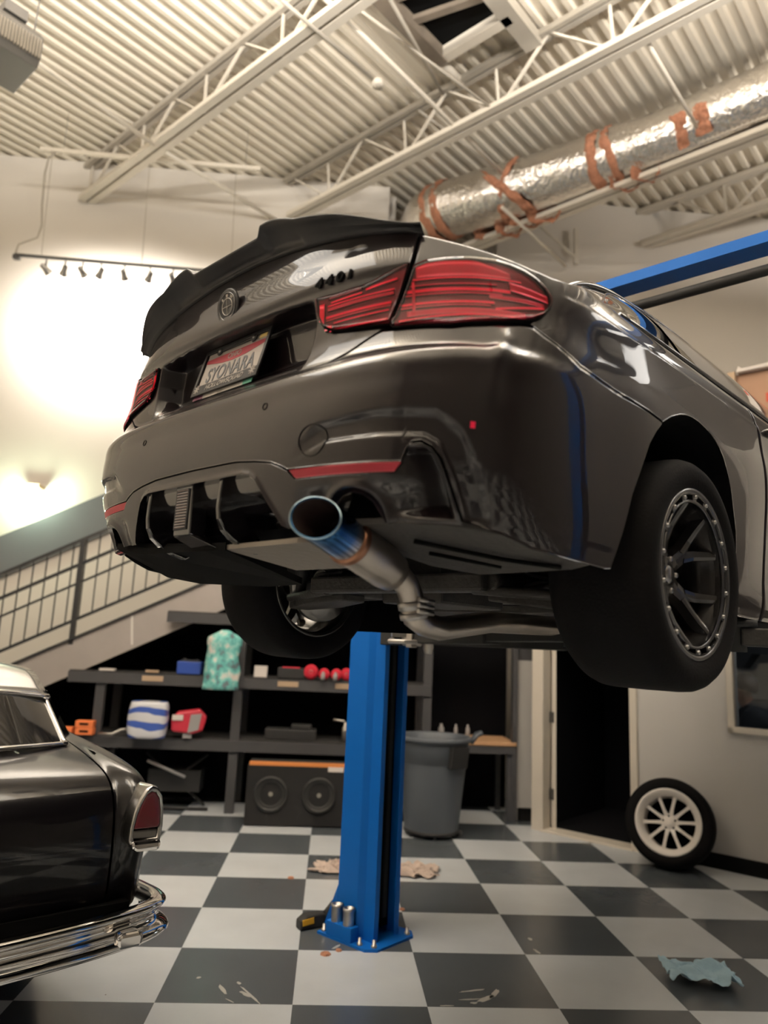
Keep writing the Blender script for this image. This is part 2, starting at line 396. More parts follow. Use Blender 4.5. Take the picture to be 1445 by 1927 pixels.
# gap filler shadows between deck and first joist need nothing: the ribs are open ends
# bridging and conduits
def rod(name, a, b_, r, m, label, cat='pipe', group=None, n=8):
    o = V(a); mb = MB(); mb.tube([V((0, 0, 0)), V(b_)-o], r, n); return tag(mb.build(name, m, loc=o), label, cat, group)
rod('bridging_angle', ab(2.0, 6.62, 6.93), ab(3.62, 6.80, 6.93), .022, 'beam', 'thin cream brace left of the first joist, ending at its bottom chord', 'brace')
rod('bridging_angle', ab(3.75, 6.77, 6.90), ab(5.45, 6.79, 6.90), .024, 'beam', 'bright cream brace slanting down from the first joist toward the spoiler', 'brace')
rod('bridging_angle', ab(3.0, 4.3, 6.92), ab(4.42, 4.26, 6.92), .018, 'joistd', 'thin conduit at top centre leading to the round ceiling box', 'brace')
rod('bridging_angle', ab(2.6, 4.02, 6.98), ab(6.9, 4.09, 6.98), .024, 'beam', 'long cream brace running beside the ceiling hatch down to the foil duct', 'brace')
rod('bridging_angle', ab(6.4, 4.08, 6.55), ab(7.9, 4.07, 6.50), .020, 'beam', 'cream brace passing in front of the foil duct torn middle', 'brace')
rod('bridging_angle', ab(5.5, 2.1, 6.98), ab(6.9, 2.02, 6.72), .018, 'beam', 'cream hanger strap from the joist to the right part of the duct', 'brace')
rod('bridging_angle', ab(5.42, 4.55, 7.40), ab(6.9, 4.0, 6.95), .014, 'joistd', 'thin dark cross bar between joists above the duct middle', 'brace')
rod('bridging_angle', ab(3.7, 3.55, 6.95), ab(5.4, 4.2, 7.40), .018, 'joistd', 'dark diagonal rod rising toward the hatch corner', 'brace')
rod('bridging_angle', ab(3.72, 4.2, 7.35), ab(5.45, 3.6, 6.95), .014, 'joistd', 'second thin diagonal rod crossing the dark one near the hatch', 'brace')
mb = MB(); mb.lathe([(.0, -.03), (.055, -.03), (.06, .02), (.03, .03), (0, .03)], n=16)
tag(mb.build('ceiling_junction_box', 'beam', loc=ab(4.45, 4.25, 6.90)), 'small round cream box hanging under the ceiling at the end of a conduit', 'junction box')
# hatch framing in the deck
t = thing('roof_hatch_frame', 'dark rusty steel frame around the roof opening at the top edge', 'frame', ab(4.3, 3.5, 7.42))
o = ab(4.3, 3.5, 7.42); f = lambda p: p-o
MB().bar(f(ab(3.2, 3.93, 7.40)), f(ab(5.02, 3.93, 7.40)), .14, .16).build('side_channel', 'hatch', t)
MB().bar(f(ab(4.99, 3.95, 7.40)), f(ab(4.99, 3.12, 7.40)), .10, .12).build('end_channel', 'beam', t)
MB().bar(f(ab(3.2, 3.12, 7.40)), f(ab(5.42, 3.12, 7.40)), .17, .12).build('side_channel', 'joistd', t)
MB().box(f(ab(4.1, 3.53, 7.47)), (1.7, .78, .03), Matrix.Rotation(PI/4, 3, 'Z')).build('opening_shade', 'gap', t)  # black panel stands in for the dark inside the roof opening
mb = MB()
for k in range(3): mb.bar(f(ab(3.9+k*.3, 3.88, 7.42)), f(ab(4.1+k*.3, 3.2, 7.42)), .07, .05)
mb.build('louvre', 'hatch', t)
rod('bridging_angle', ab(5.02, 3.98, 7.43), ab(5.42, 3.98, 7.43), .05, 'beam', 'short cream stub joining the hatch frame to the joist', 'brace')

# foil duct with its torn insulation bands
t = thing('foil_duct', 'large silver foil-wrapped duct under the right side of the ceiling', 'duct', ab(6.9, 2, 6.95))
o = ab(6.9, 2, 6.95); f = lambda p: p-o
path = [(6.92, -3.5), (6.92, -1), (6.93, 1), (6.94, 2.2), (6.9, 2.8), (6.75, 3.9), (6.64, 4.57), (6.56, 5.0), (6.58, 5.25), (6.75, 5.5), (7.1, 5.8)]
fine = []
for i in range(len(path)-1):
    for k in range(8 if i else 16):
        q = k/(8 if i else 16); fine.append((path[i][0]+(path[i+1][0]-path[i][0])*q, path[i][1]+(path[i+1][1]-path[i][1])*q))
fine.append(path[-1]); mb = MB(); n = 40; P_ = []
for i, (a, b) in enumerate(fine):
    i0, i1 = max(0, i-1), min(len(fine)-1, i+1); da, db = fine[i1][0]-fine[i0][0], fine[i1][1]-fine[i0][1]; L = math.hypot(da, db)
    row = []
    for j in range(n+1):
        th = 2*PI*j/n; r = (.305+.03*sstep(3.5, 4.6, b))*(1+.06*noise.noise(V((b*2.2, math.cos(th)*1.6, math.sin(th)*1.6)))+.014*noise.noise(V((b*14, math.cos(th)*4, math.sin(th)*4))))
        row.append(f(ab(a+math.cos(th)*r*(-db/L)*-1, b+math.cos(th)*r*(-da/L)*1, 6.95+math.sin(th)*r)))
    P_.append(row)
mb.grid(P_, flip=True); mb.build('duct_wrap', 'foil', t)
def band(b, wd, lo=0., hi=2*PI, name='insulation_band', sc_=1.0, a=None, skew=0.):
    a = lerp_tab([(q[1], q[0]) for q in path], b)
    mb = MB(); P = []
    for i in range(9):
        row = []
        for j in range(41):
            th = lo+(hi-lo)*j/40; e = math.sin(PI*i/8)
            r = (.305+.03*sstep(3.5, 4.6, b))+.022*sc_*e+.035*noise.noise(V((b*9+i*.5, math.cos(th)*5, math.sin(th)*5)))
            bb = b+(i/8-.5)*wd+.035*noise.noise(V((b*3, math.cos(th)*3, math.sin(th)*3+i*.1)))+skew*math.sin(th)
            row.append(f(ab(a+math.cos(th)*r, bb, 6.95+math.sin(th)*r)))
        P.append(row)
    mb.grid(P); return mb.build(name, 'insul', t)
band(3.10, .12); band(2.93, .10, skew=.04); band(4.22, .13, PI*.55, PI*1.75, skew=.3, a=6.84); band(4.05, .10, PI*.8, PI*1.8, skew=-.18, a=6.86)
band(4.95, .13); band(5.12, .13); band(1.18, .16); band(2.2, .12, PI, PI*1.35); band(1.98, .14, PI, PI*1.3)
for k, (b, dz, ln) in enumerate(((4.0, -.33, .4), (3.8, -.36, .35), (4.5, -.31, .45), (2.85, -.33, .3), (2.6, -.34, .26), (4.25, -.36, .3))):
    o_ = crumple(10, 5, lambda u, v, b=b, dz=dz, ln=ln: f(ab(6.86+.12*math.sin(u*4), b+(u-.5)*ln, 6.95+dz+(v-.5)*.16)), .07, 9, k*3.1, 'insul', 'torn_insulation', t)
# wire basket tray riding on the joist at right
mb = MB(); t = thing('wire_tray', 'white wire mesh tray running beside the duct at the right edge', 'tray', ab(6.9, 1.2, 6.64)); o = ab(6.9, 1.2, 6.64); f = lambda p: p-o
for zz in (0, .05, .10): mb.bar(f(ab(6.80, -1.0, 6.66+zz)), f(ab(6.80, 2.05, 6.66+zz)), .006, .006)
b = -1.0
while b < 2.06: mb.bar(f(ab(6.80, b, 6.655)), f(ab(6.80, b, 6.765)), .006, .006); b += .045
mb.build('mesh_side', 'beam', t)
MB().bar(f(ab(6.8, -1.0, 6.78)), f(ab(6.8, 2.07, 6.78)), .02, .02).build('top_rail', 'beam', t)
# bracket on far wall
mb = MB(); mb.bar((0, 0, 0), (0, 0, -.5), .05, .05); mb.bar((0, 0, -.42), (-.55, -.05, .02), .03, .03)
tag(mb.build('wall_bracket', 'beam', loc=(2.85, YW-.12, 7.05)), 'pale steel bracket high on the back wall under the duct', 'bracket')

# ceiling heater top left
t = thing('unit_heater', 'grey louvred unit heater hanging at the top left corner', 'heater', (-3.05, 5.62, 6.42), R45); t.scale = (.62, .62, .62)
mb = MB(); mb.prism([(-.42, -.22), (.34, -.22), (.42, -.10), (.42, .20), (.30, .34), (-.42, .34)], lambda u, v, w_: (u, w_-.34, v), .68)
mb.build('casing', 'heater', t, bevel=.015)
mb = MB()
for k in range(16): mb.box((-.38+k*.048, -.35, -.02), (.014, .03, .34)); mb.box((.43, -.3+k*.04, 0), (.03, .012, .28))
mb.build('louvre', 'joistd', t)
mb = MB()
for x in (-.3, .28):
    for y in (-.25, .25): mb.tube([(x, y, .33), (x*1.1, y, .95)], .01, 6)
mb.box((.1, 0, .5), (.34, .3, .16)); mb.build('hanger_rod', 'heater', t)

# conduit, track and track lamps
t = thing('hanging_strut', 'long cream strut hung across the wall above the track lights', 'strut', (-2.35, 7.7, 6.98))
mb = MB(); mb.bar((-1.25, 0, .01), (1.23, 0, -.01), .045, .045); mb.build('strut_bar', 'beam', t)
mb = MB()
for x in (-1.0, -.05, 1.05): MB().tube([(x, 0, 0), (x, 0, .5)], .005, 5).build('hanger_wire', 'joistd', t)
mb = None
for x in (-1.12, -.03, .95): MB().tube([(x, 0, 0), (x+.04, 0, -1.30)], .004, 5).build('hanger_wire', 'joistd', t)
cab = [(-3.43, 7.7, 6.96), (-3.50, 7.7, 6.90), (-3.52, 7.7, 6.7), (-3.50, 7.7, 6.3), (-3.47, 7.7, 6.05), (-3.50, 7.7, 5.90), (-3.62, 7.7, 5.84), (-3.69, 7.7, 5.80), (-3.71, 7.7, 5.69)]
mb = MB(); mb.tube([V(p)-V(cab[-1]) for p in cab], .010, 6); tag(mb.build('power_cable', 'joistd', loc=cab[-1]), 'grey power cable dropping to the left end of the light track', 'cable')
t = thing('light_track', 'thin black light track hung in front of the bright wall', 'track', (-2.6, 7.7, 5.66))
MB().bar((-1.11, 0, .015), (1.9, 0, -.01), .03, .03).build('track_rail', 'rail', t)
MB().box((-1.09, 0, -.01), (.07, .05, .05)).build('feed_end', 'rail', t)
lampdefs = [(-3.368, 'leftmost track lamp under the black track'), (-3.162, 'second track lamp from the left end of the track'), (-2.972, 'third track lamp from the left end'),
            (-2.773, 'fourth track lamp from the left end'), (-2.52, 'fifth track lamp, seen end-on as a ring'), (-2.241, 'sixth track lamp from the left end'), (-1.99, 'track lamp just left of the spoiler tip, partly hidden')]
for i, (x, lb) in enumerate(lampdefs):
    t = thing('track_lamp', 'small black and chrome ' + lb, 'lamp', (x, 7.7, 5.645), 0, 'track lamps')
    dx = (.5, -.4, .35, -.5, .05, -.45, .2)[i]; ax = V((dx, .75, -.55)).normalized()
    MB().tube([(0, 0, 0), (0, 0, -.05), (.0, -.0, -.09)], .009, 8).build('stem', 'rail', t)
    MB().lathe([(.018, -.06), (.028, -.05), (.030, .0), (.044, .05), (.047, .055), (.040, .05), (.03, .02), (0, .02)], (0, 0, -.11), ax, 20).build('lamp_head', 'chromed', t)
    MB().lathe([(0, 0), (.03, 0)], V((0, 0, -.11))+ax*.03, ax, 16).build('bulb', 'bulb', t)
    l = bpy.data.lights.new('track_spot', 'SPOT'); l.energy = 115; l.color = (1.0, .93, .84); l.spot_size = 2.15; l.spot_blend = 1.0; l.shadow_soft_size = .03
    lo = bpy.data.objects.new('track_spot', l); C.objects.link(lo); lo.parent = t; lo.location = V((0, 0, -.11))+ax*.06
    lo.rotation_euler = V((dx*.45, .9, -.16)).to_track_quat('-Z', 'Y').to_euler()
# wall lamp over the stair
t = thing('wall_lamp', 'small wall lamp glowing greenish white over the stair', 'lamp', (-3.50, YW-.09, 3.22))
MB().box((0, 0, .03), (.16, .17, .05)).build('lamp_cap', 'tan', t, bevel=.008)
MB().lathe([(0, 0), (.05, 0), (.06, -.05), (.04, -.10), (0, -.11)], (0, 0, .0), (0, 0, 1), 16).build('lamp_globe', 'bulbg', t)
l = bpy.data.lights.new('wall_lamp_light', 'POINT'); l.energy = 26; l.color = (.80, 1.0, .72); l.shadow_soft_size = .06
lo = bpy.data.objects.new('wall_lamp_light', l); C.objects.link(lo); lo.parent = t; lo.location = (0, -.13, -.06)
# fixture bodies added for the unseen fill lights
for i, (x, y, z, up) in enumerate(ADDED_STRIPS):
    t = thing('added_strip_fixture', 'unseen white strip fixture added over the work bays for fill light', 'ceiling light', (x, y, z), R45, 'added strip fixtures')
    MB().box((0, 0, 0), (2.4, .10, .05)).build('fixture_body', 'white', t)
    MB().tube([(-1.1, 0, .02), (-1.1, 0, HC-z)], .006, 5).tube([(1.1, 0, .02), (1.1, 0, HC-z)], .006, 5).build('hanger_rod', 'joistd', t)

# grey painted band that climbs the wall with the stair
mb = MB(); sl = .508
def band_z(x, z0): return z0+sl*(x+3.85)
mb.prism([(-6.4, band_z(-6.4, 2.155)), (1., band_z(1., 2.155)), (1., band_z(1., 2.655)), (-6.4, band_z(-6.4, 2.655))], lambda u, v, w_: (u, YW-.02-w_, v), .02)
struct(mb.build('trim_1', 'band'))

# stair
t = thing('staircase', 'steel staircase rising to the right with a pale tread-plate side', 'staircase', (-2.2, 7.5, 0)); ox, oy = -2.2, 7.5
def sx(x, z, y): return (x-ox, y-oy, z)
zs = lambda x: 1.38+.497*(x+2.788)
x0, x1 = -5.3, 1.3
for yy in (7.5,):
    mb = MB(); mb.prism([(x0, .0), (-4.94, .0), (x1, zs(x1)-.31), (x1, zs(x1)+.04), (x0, zs(x0)+.04)], lambda u, v, w_: sx(u, v, yy+w_), .05); mb.build('stringer', 'tread', t)
mb = MB(); x = x0+.1
while x < x1: mb.box(sx(x+.14, zs(x)-.10, 7.82), (.30, .54, .03)); x += .34
mb.build('tread', 'tread', t)
MB().bar(sx(x0, zs(x0)-.02+.07, 7.49), sx(x1, zs(x1)+.05, 7.49), .03, .02).build('edge_strip', 'rail', t)
mb = MB(); mb.prism([(-4.92, .01), (x1, zs(x1)-.30), (x1, zs(x1)-.28), (-4.96, .01)], lambda u, v, w_: sx(u, v, 7.56+w_), .555); mb.build('shade_soffit', 'gap', t)  # added black sheet in place of the shade beneath the treads
# weld seam on the stringer
MB().bar(sx(-1.985, zs(-1.985)+.03, 7.497), sx(-1.955, zs(-1.955)-.27, 7.497), .02, .006, up=(0, 1, 0)).build('seam_strip', 'white', t)
t = thing('stair_railing', 'black steel stair railing with thin balusters', 'railing', (-2.2, 7.52, 1.5)); ox, oz = -2.2, 1.5
rz = [(2.155, .516), (1.905, .516), (1.715, .516), (1.36, .500)]
def rl(k, x): z, s_ = rz[k]; return z+s_*(x+3.30)
for k, th in ((0, .030), (1, .030), (2, .020), (3, .028)):
    MB().bar((-5.2-ox, 0, rl(k, -5.2)-oz), (1.2-ox, 0, rl(k, 1.2)-oz), th, th).build('rail_bar', 'rail', t)
x = -5.1; mb = MB()
while x < 1.2: mb.bar((x-ox, 0, rl(3, x)-oz), (x-ox, 0, rl(0, x)-oz), .011, .011); x += .1235
mb.build('balusters', 'rail', t)
for px_ in (-4.35, -2.545, -.75, 1.0):
    MB().bar((px_-ox, 0, zs(px_)-oz), (px_-ox, 0, rl(0, px_)-oz), .045, .045).build('railing_post', 'rail', t)
# added partition, blackened to stand in for the shade under the stair
mb = MB(); mb.prism([(-5.2, 0), (1.93, 0), (1.93, 2.75), (.3, 2.69), (-4.95, .08)], lambda u, v, w_: (u, 8.12+w_, v), .04)
struct(mb.build('wall_stair_shade', 'wallk'))
# short office wall and the 45 degree office wall
mb = MB(); mb.box((1.99, 7.56, .75), (.18, .10, 1.58)); struct(mb.build('wall_stub', 'wallr'))
mb = MB(); mb.box((1.99, 7.56, 1.77), (.18, .10, .46)); mb.box((.85, 7.50, 1.90), (2.1, .06, .22)); struct(mb.build('wall_header', 'shelf'))
U = V((S2, -S2, 0)); N_ = V((S2, S2, 0)); DW = V((2.035, 7.135, 0))
def dw(u, z, w_=0): return DW+U*u+N_*w_+V((0, 0, z))
def dbox(mb, u0, u1, z0, z1, w0=0, w1=.1, m=0):
    n = mb.add([dw(u, z, q) for u in (u0, u1) for q in (w0, w1) for z in (z0, z1)])
    for q in ((0, 1, 3, 2), (4, 6, 7, 5), (0, 4, 5, 1), (2, 3, 7, 6), (0, 2, 6, 4), (1, 5, 7, 3)): mb.face([n+i for i in q], m)
    return mb
DZ, OZ = 2.08, 3.63; u0, u1 = .02, .90; wu0, wu1, wz0, wz1 = 1.745, 3.0, 1.10, 2.05
mb = MB(); dbox(mb, u1, wu0, 0, OZ); dbox(mb, wu0, wu1, 0, wz0); dbox(mb, wu0, wu1, wz1, OZ); dbox(mb, wu1, 4.6, 0, OZ); dbox(mb, u0, u1, DZ, OZ)
struct(mb.build('wall_office', 'wallr'))
mb = MB(); dbox(mb, u0-.10, u0+.02, 0, DZ+.08, -.035, .12); dbox(mb, u1-.02, u1+.045, 0, DZ+.08, -.03, .12); dbox(mb, u0, u1, DZ, DZ+.08, -.03, .12); dbox(mb, u0, u1, 0, .02, -.05, .14)
struct(mb.build('trim_2', 'jamb', bevel=.005))
mb = MB(); dbox(mb, u1+.045, wu0+3, .0, .115, -.015, 0); struct(mb.build('baseboard_office', 'base'))
MB_ = MB(); MB_.box((1.985, 7.50, .06), (.15, .012, .12)); struct(MB_.build('baseboard_stub', 'base'))
# door leaf swung open into the dark room
t = MB(); 
a_ = dw(u0+.07, 0, .09); b_ = a_+V((.20, .86, 0)); t.bar(a_+V((0, 0, 1.04)), b_+V((0, 0, 1.04)), .04, 2.04); d_ = t.build('door_1', 'jamb'); struct(d_)
for z in (.32, 1.02, 1.8): h = MB(); dbox(h, u0+.03, u0+.07, z-.05, z+.05, .08, .13); h.build('hinge', 'cast', d_)
# window frame, glass
mb = MB(); fr = .05
for q in ((wu0-fr, wu1+fr, wz0-fr, wz0), (wu0-fr, wu1+fr, wz1, wz1+fr), (wu0-fr, wu0, wz0-fr, wz1+fr), (wu1, wu1+fr, wz0-fr, wz1+fr)): dbox(mb, *q, -.025, .1)
win = struct(mb.build('window_1', 'jamb', bevel=.006))
g = MB(); dbox(g, wu0, wu1, wz0, wz1, .045, .05); g.build('pane', 'pane', win)
# rooms behind
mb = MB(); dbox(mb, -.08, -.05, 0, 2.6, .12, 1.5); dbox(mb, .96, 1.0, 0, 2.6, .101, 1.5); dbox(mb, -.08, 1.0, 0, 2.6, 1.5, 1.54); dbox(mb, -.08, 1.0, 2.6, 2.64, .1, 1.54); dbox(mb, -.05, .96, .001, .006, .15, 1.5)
struct(mb.build('wall_dark_room', 'wallk'))  # the unlit room's darkness is put into the wall colour
mb = MB(); dbox(mb, 1.02, 4.6, 0, 2.6, 1.9, 1.94); dbox(mb, 1.02, 1.05, 0, 2.6, .101, 1.9); dbox(mb, 4.56, 4.6, 0, 2.6, .1, 1.9); dbox(mb, 1.02, 4.6, 2.6, 2.64, .1, 1.94)
struct(mb.build('wall_office_inner', 'wallr'))
mb = MB(); dbox(mb, -.1, 4.6, OZ, OZ+.05, 0, 2.7); struct(mb.build('trim_3', 'wallr'))
l = bpy.data.lights.new('office_fill_light', 'POINT'); l.energy = 22.0; l.color = (.9, .92, 1); l.shadow_soft_size = .2  # added lamp that brightens the office behind the glass
lo = bpy.data.objects.new('office_fill_light', l); C.objects.link(lo); lo.location = dw(2.6, 2.3, .9)
t = thing('added_globe_lamp', 'small white globe added out of view on the office ceiling', 'lamp', dw(2.6, 2.5, .9)); MB().lathe([(0, -.06), (.05, -.04), (.06, 0), (.05, .05), (0, .08)], n=12).build('globe', 'white', t)

# ------------------------------------------------------------------ the lifted coupe
CAR = thing('parked_coupe', 'black two-door coupe raised high on the blue lift, seen from behind and below', 'car')
cy_, sy_, cp_, sp_ = math.cos(.8455), math.sin(.8455), math.cos(.0033), math.sin(.0033)
fv = V((sy_*cp_, cy_*cp_, sp_)); rv = V((cy_, -sy_, 0)); uv = rv.cross(fv); cr_, sr_ = math.cos(.0166), math.sin(.0166)
MR = Matrix((rv, fv, uv)).transposed() @ Matrix(((cr_, 0, sr_), (0, 1, 0), (-sr_, 0, cr_)))
CAR.matrix_world = Matrix.Translation((.36, 2.647, 1.562)) @ MR.to_4x4()
# plan curve and height profiles of the tail (metres; x right, y forward from the rear axle, z up)
ZK=[(.15,.90),(.22,.935),(.27,.965),(.31,.985),(.36,1.0),(.43,1.015),(.50,1.021),(.56,1.021),(.62,1.013),(.66,.998),(.69,.972),(.74,.958),(.80,.955),(.88,.957),(.92,.957),(.97,.952),(1.04,.94),(1.10,.925),(1.3,.80)]
WK=[(.15,.855),(.22,.875),(.30,.893),(.40,.905),(.50,.911),(.60,.915),(.70,.913),(.78,.906),(.86,.899),(.92,.886),(.96,.866),(1.0,.84),(1.05,.81),(1.10,.78),(1.3,.55)]
def smooth(tab,z):
    # Catmull-Rom through the table
    n=len(tab)
    if z<=tab[0][0]:return tab[0][1]
    if z>=tab[-1][0]:return tab[-1][1]
    for i in range(n-1):
        if z<=tab[i+1][0]:break
    x0,y0=tab[i];x1,y1=tab[i+1]
    m=lambda k:(tab[min(k+1,n-1)][1]-tab[max(k-1,0)][1])/(tab[min(k+1,n-1)][0]-tab[max(k-1,0)][0])
    h=x1-x0;t=(z-x0)/h;m0=m(i)*h;m1=m(i+1)*h
    return (2*t**3-3*t*t+1)*y0+(t**3-2*t*t+t)*m0+(-2*t**3+3*t*t)*y1+(t**3-t*t)*m1
NE=2.9;W0=.91;A0=.70
_T=[];_s=0;_p=None
for i in range(2001):
    th=math.pi/2*i/2000;c,s_=math.cos(th),math.sin(th)
    k=(s_**NE+c**NE)**(-1/NE);X,Y=s_*k,c*k
    if _p:_s+=math.hypot((X-_p[0])*W0,(Y-_p[1])*A0)
    _p=(X,Y);_T.append((_s,X,Y))
S1=_s
WS=[(.15,.855),(.22,.875),(.30,.893),(.40,.905),(.50,.911),(.60,.915),(.70,.913),(.78,.902),(.86,.892),(.90,.884),(.94,.865),(.97,.835),(1.0,.80),(1.05,.74),(1.3,.55)]
NZ=[(.15,3.5),(.30,3.6),(.42,4.0),(.52,4.3),(.66,4.4),(.74,4.1),(.82,3.65),(.97,3.5),(1.08,4.0),(1.2,4.0)]
def plan(s):
    a=abs(s);sg=1 if s>=0 else -1
    if a>=S1:return sg,math.pi/2,a-S1
    lo,hi=0,2000
    while hi-lo>1:
        m=(lo+hi)//2
        if _T[m][0]<=a:lo=m
        else:hi=m
    f=(a-_T[lo][0])/(_T[hi][0]-_T[lo][0])
    return sg,math.pi/2*(lo+f)/2000,0
def B0(s,z):
    sg,th,e=plan(s);W=smooth(WK,z);a=smooth(ZK,z)-.3
    t=max(0,min(1,(abs(s)-1.0)/.38));t=t*t*(3-2*t);W=W*(1-t)+smooth(WS,z)*t
    if e>0:return (sg*W,-.3+e,z)
    n=smooth(NZ,z);c,q=max(0,math.cos(th)),math.sin(th);k=(q**n+c**n)**(-1/n)
    return (sg*W*q*k,-.3-a*c*k,z)
def S_of(x,y,z):
    W=smooth(WK,z);a=smooth(ZK,z)-.3
    if y>=-.3: return math.copysign(S1+y+.3,x)
    th=math.atan2(abs(x)/W,(-.3-y)/a);i=th/(math.pi/2)*2000;lo=min(int(i),1999);f=i-lo
    return math.copysign(_T[lo][0]*(1-f)+_T[lo+1][0]*f,x)

_plan0 = plan; _pc = {}
def plan(s):
    k = round(s, 5)
    if k not in _pc: _pc[k] = _plan0(s)
    return _pc[k]
def B0c(s, z): return V(B0(s, z))
def BN(s, z, off=0.):
    p = B0c(s, z); a = B0c(s+.002, z)-B0c(s-.002, z); b = B0c(s, z+.002)-B0c(s, z-.002)
    n = a.cross(b).normalized(); return p+n*off, n
def linsp(a, b, n): return [a+(b-a)*i/n for i in range(n+1)]
def patch(cols, lo, hi, nz, disp=None, off=0., flange=.014, mb=None, sfun=None, m=0, msel=None, fm=1, ends=(1, 1)):
    """surface patch between two boundary curves over the columns, with an inward return flange all round"""
    mb = mb or MB(); P = []; Q = []
    for c in cols:
        row = []; rown = []
        for j in range(nz+1):
            f = j/nz
            if sfun:
                s = c
                z = lo(c)
                for _ in range(4): s = sfun(c, z); z = lo(s)+(hi(s)-lo(s))*f
            else: s = c; z = lo(s)+(hi(s)-lo(s))*f
            d = off+(disp(s, z) if disp else 0); p, n = BN(s, z, d); row.append(p); rown.append(n)
        P.append(row); Q.append(rown)
    r = [mb.add(x) for x in P]
    for i in range(len(cols)-1):
        for j in range(nz): mb.face((r[i]+j, r[i+1]+j, r[i+1]+j+1, r[i]+j+1), msel(P[i][j]) if msel else m, True)
    if flange:
        nc = len(cols)
        def strip(ids, ns):
            k = mb.add([V(mb.v[a])-b*flange for a, b in zip(ids, ns)])
            for i in range(len(ids)-1): mb.face((ids[i], ids[i+1], k+i+1, k+i), fm, False)
        strip([r[i] for i in range(nc)], [Q[i][0] for i in range(nc)]); strip([r[i]+nz for i in range(nc)], [Q[i][nz] for i in range(nc)])
        ends[0] and strip([r[0]+j for j in range(nz+1)], Q[0]); ends[1] and strip([r[-1]+j for j in range(nz+1)], Q[-1])
    return mb
LT = lambda tab: (lambda s: lerp_tab(tab, abs(s)))
SGT = [(.721, .579), (.752, .603), (.83, .628), (.911, .655), (.991, .686), (1.06, .712), (1.1, .73)]
sgap = lambda z: lerp_tab(SGT, z)
BLO = [(0, .476), (.2, .473), (.28, .464), (.339, .454), (.378, .439), (.395, .430), (.675, .424), (.685, .450), (.697, .465), (.715, .467), (.737, .455), (.757, .430), (.802, .307), (.825, .299), (.88, .286), (.961, .262), (1.1, .252), (1.232, .247), (1.261, .250), (1.296, .344), (1.325, .44), (1.361, .509), (1.402, .587), (1.44, .628), (1.476, .657)]
BHI = [(0, .700), (.2, .692), (.38, .679), (.45, .683), (.50, .702), (.553, .732), (.58, .745), (.61, .742), (.734, .733), (.847, .747), (.885, .755), (.916, .757), (.949, .740), (1.071, .697), (1.225, .680), (1.403, .668), (1.476, .661)]
def smtab(tab):
    return lambda s: smooth(tab, abs(s))
TRLO = lambda s: lerp_tab(BHI, abs(s))+.005
SPL = [(0, 1.079), (.119, 1.075), (.297, 1.057), (.44, 1.037), (.585, 1.016), (.72, .996)]
QH = [(.64, 1.008), (.702, .991), (.759, .969), (.816, .949), (.875, .931), (.941, .915), (1.003, .909), (1.06, .916), (1.12, .932), (1.2, .957), (1.3, .978), (1.4, .985), (1.6, .975), (2.0, .965), (2.4, .957), (3.0, .945), (5.2, .90)]
def bump_disp(s, z):
    a = abs(s); d = 0
    # sunken band over the reflectors that arcs down outside the corner vent
    top = lerp_tab([(.40, .46), (.481, .519), (.623, .530), (.741, .525), (.793, .485), (.835, .394), (.862, .30)], a)
    led = lerp_tab([(.40, .44), (.499, .477), (.626, .479), (.721, .475), (.753, .456), (.785, .39), (.815, .30)], a)
    if a < .90:
        k = sstep(.40, .52, a)*(1-sstep(.85, .89, a))
        d -= .013*k*(1-sstep(top-.012, top+.010, z))*1.0
        d += .010*k*(1-sstep(led-.004, led+.010, z))
    # soft crest under the trunk lid
    d += .006*sstep(.60, .655, z)*(1-sstep(.66, .70, z))*(1-sstep(.9, 1.1, a))
    # corner crease
    d += .010*math.exp(-((a-.842)/.022)**2)*sstep(.50, .58, z)*(1-sstep(.70, .76, z))
    # flare toward the wheel arch
    d += .010*sstep(1.15, 1.42, a)
    return d
cols = sorted(set([round(q, 4) for q in linsp(-1.24, 1.24, 400)] + [round(s_*q, 4) for s_ in (1, -1) for q in linsp(1.24, 1.476, 80)] + [s_*q for s_ in (1, -1) for q, _ in BLO if q > 0]))
bumper = patch(cols, LT(BLO), LT(BHI), 70, bump_disp).build('rear_bumper', ['paint', 'gap'], CAR)
# trunk lid with the plate recess
def rec(s, z):
    a = abs(s)
    top = .891-.013*(a/.4)**2
    side = lerp_tab([(.68, .365), (.733, .375), (.771, .383), (.817, .389), (.877, .377)], z)
    k = (1-sstep(top-.010, top+.002, z))*(1-sstep(side-.030, side+.004, a))
    return -k*(.068*sstep(.700, .775, z)+.004*sstep(.69, .70, z))
def trunk_disp(s, z):
    d = rec(s, z)
    d += .006*sstep(.895, .915, z)*(1-sstep(.90, 1.0, z))
    return d
trunk = patch(linsp(-1, 1, 300), TRLO, LT(SPL), 110, trunk_disp, sfun=lambda c, z: c*(sgap(z)-.003)).build('trunk_lid', ['paint', 'gap'], CAR)
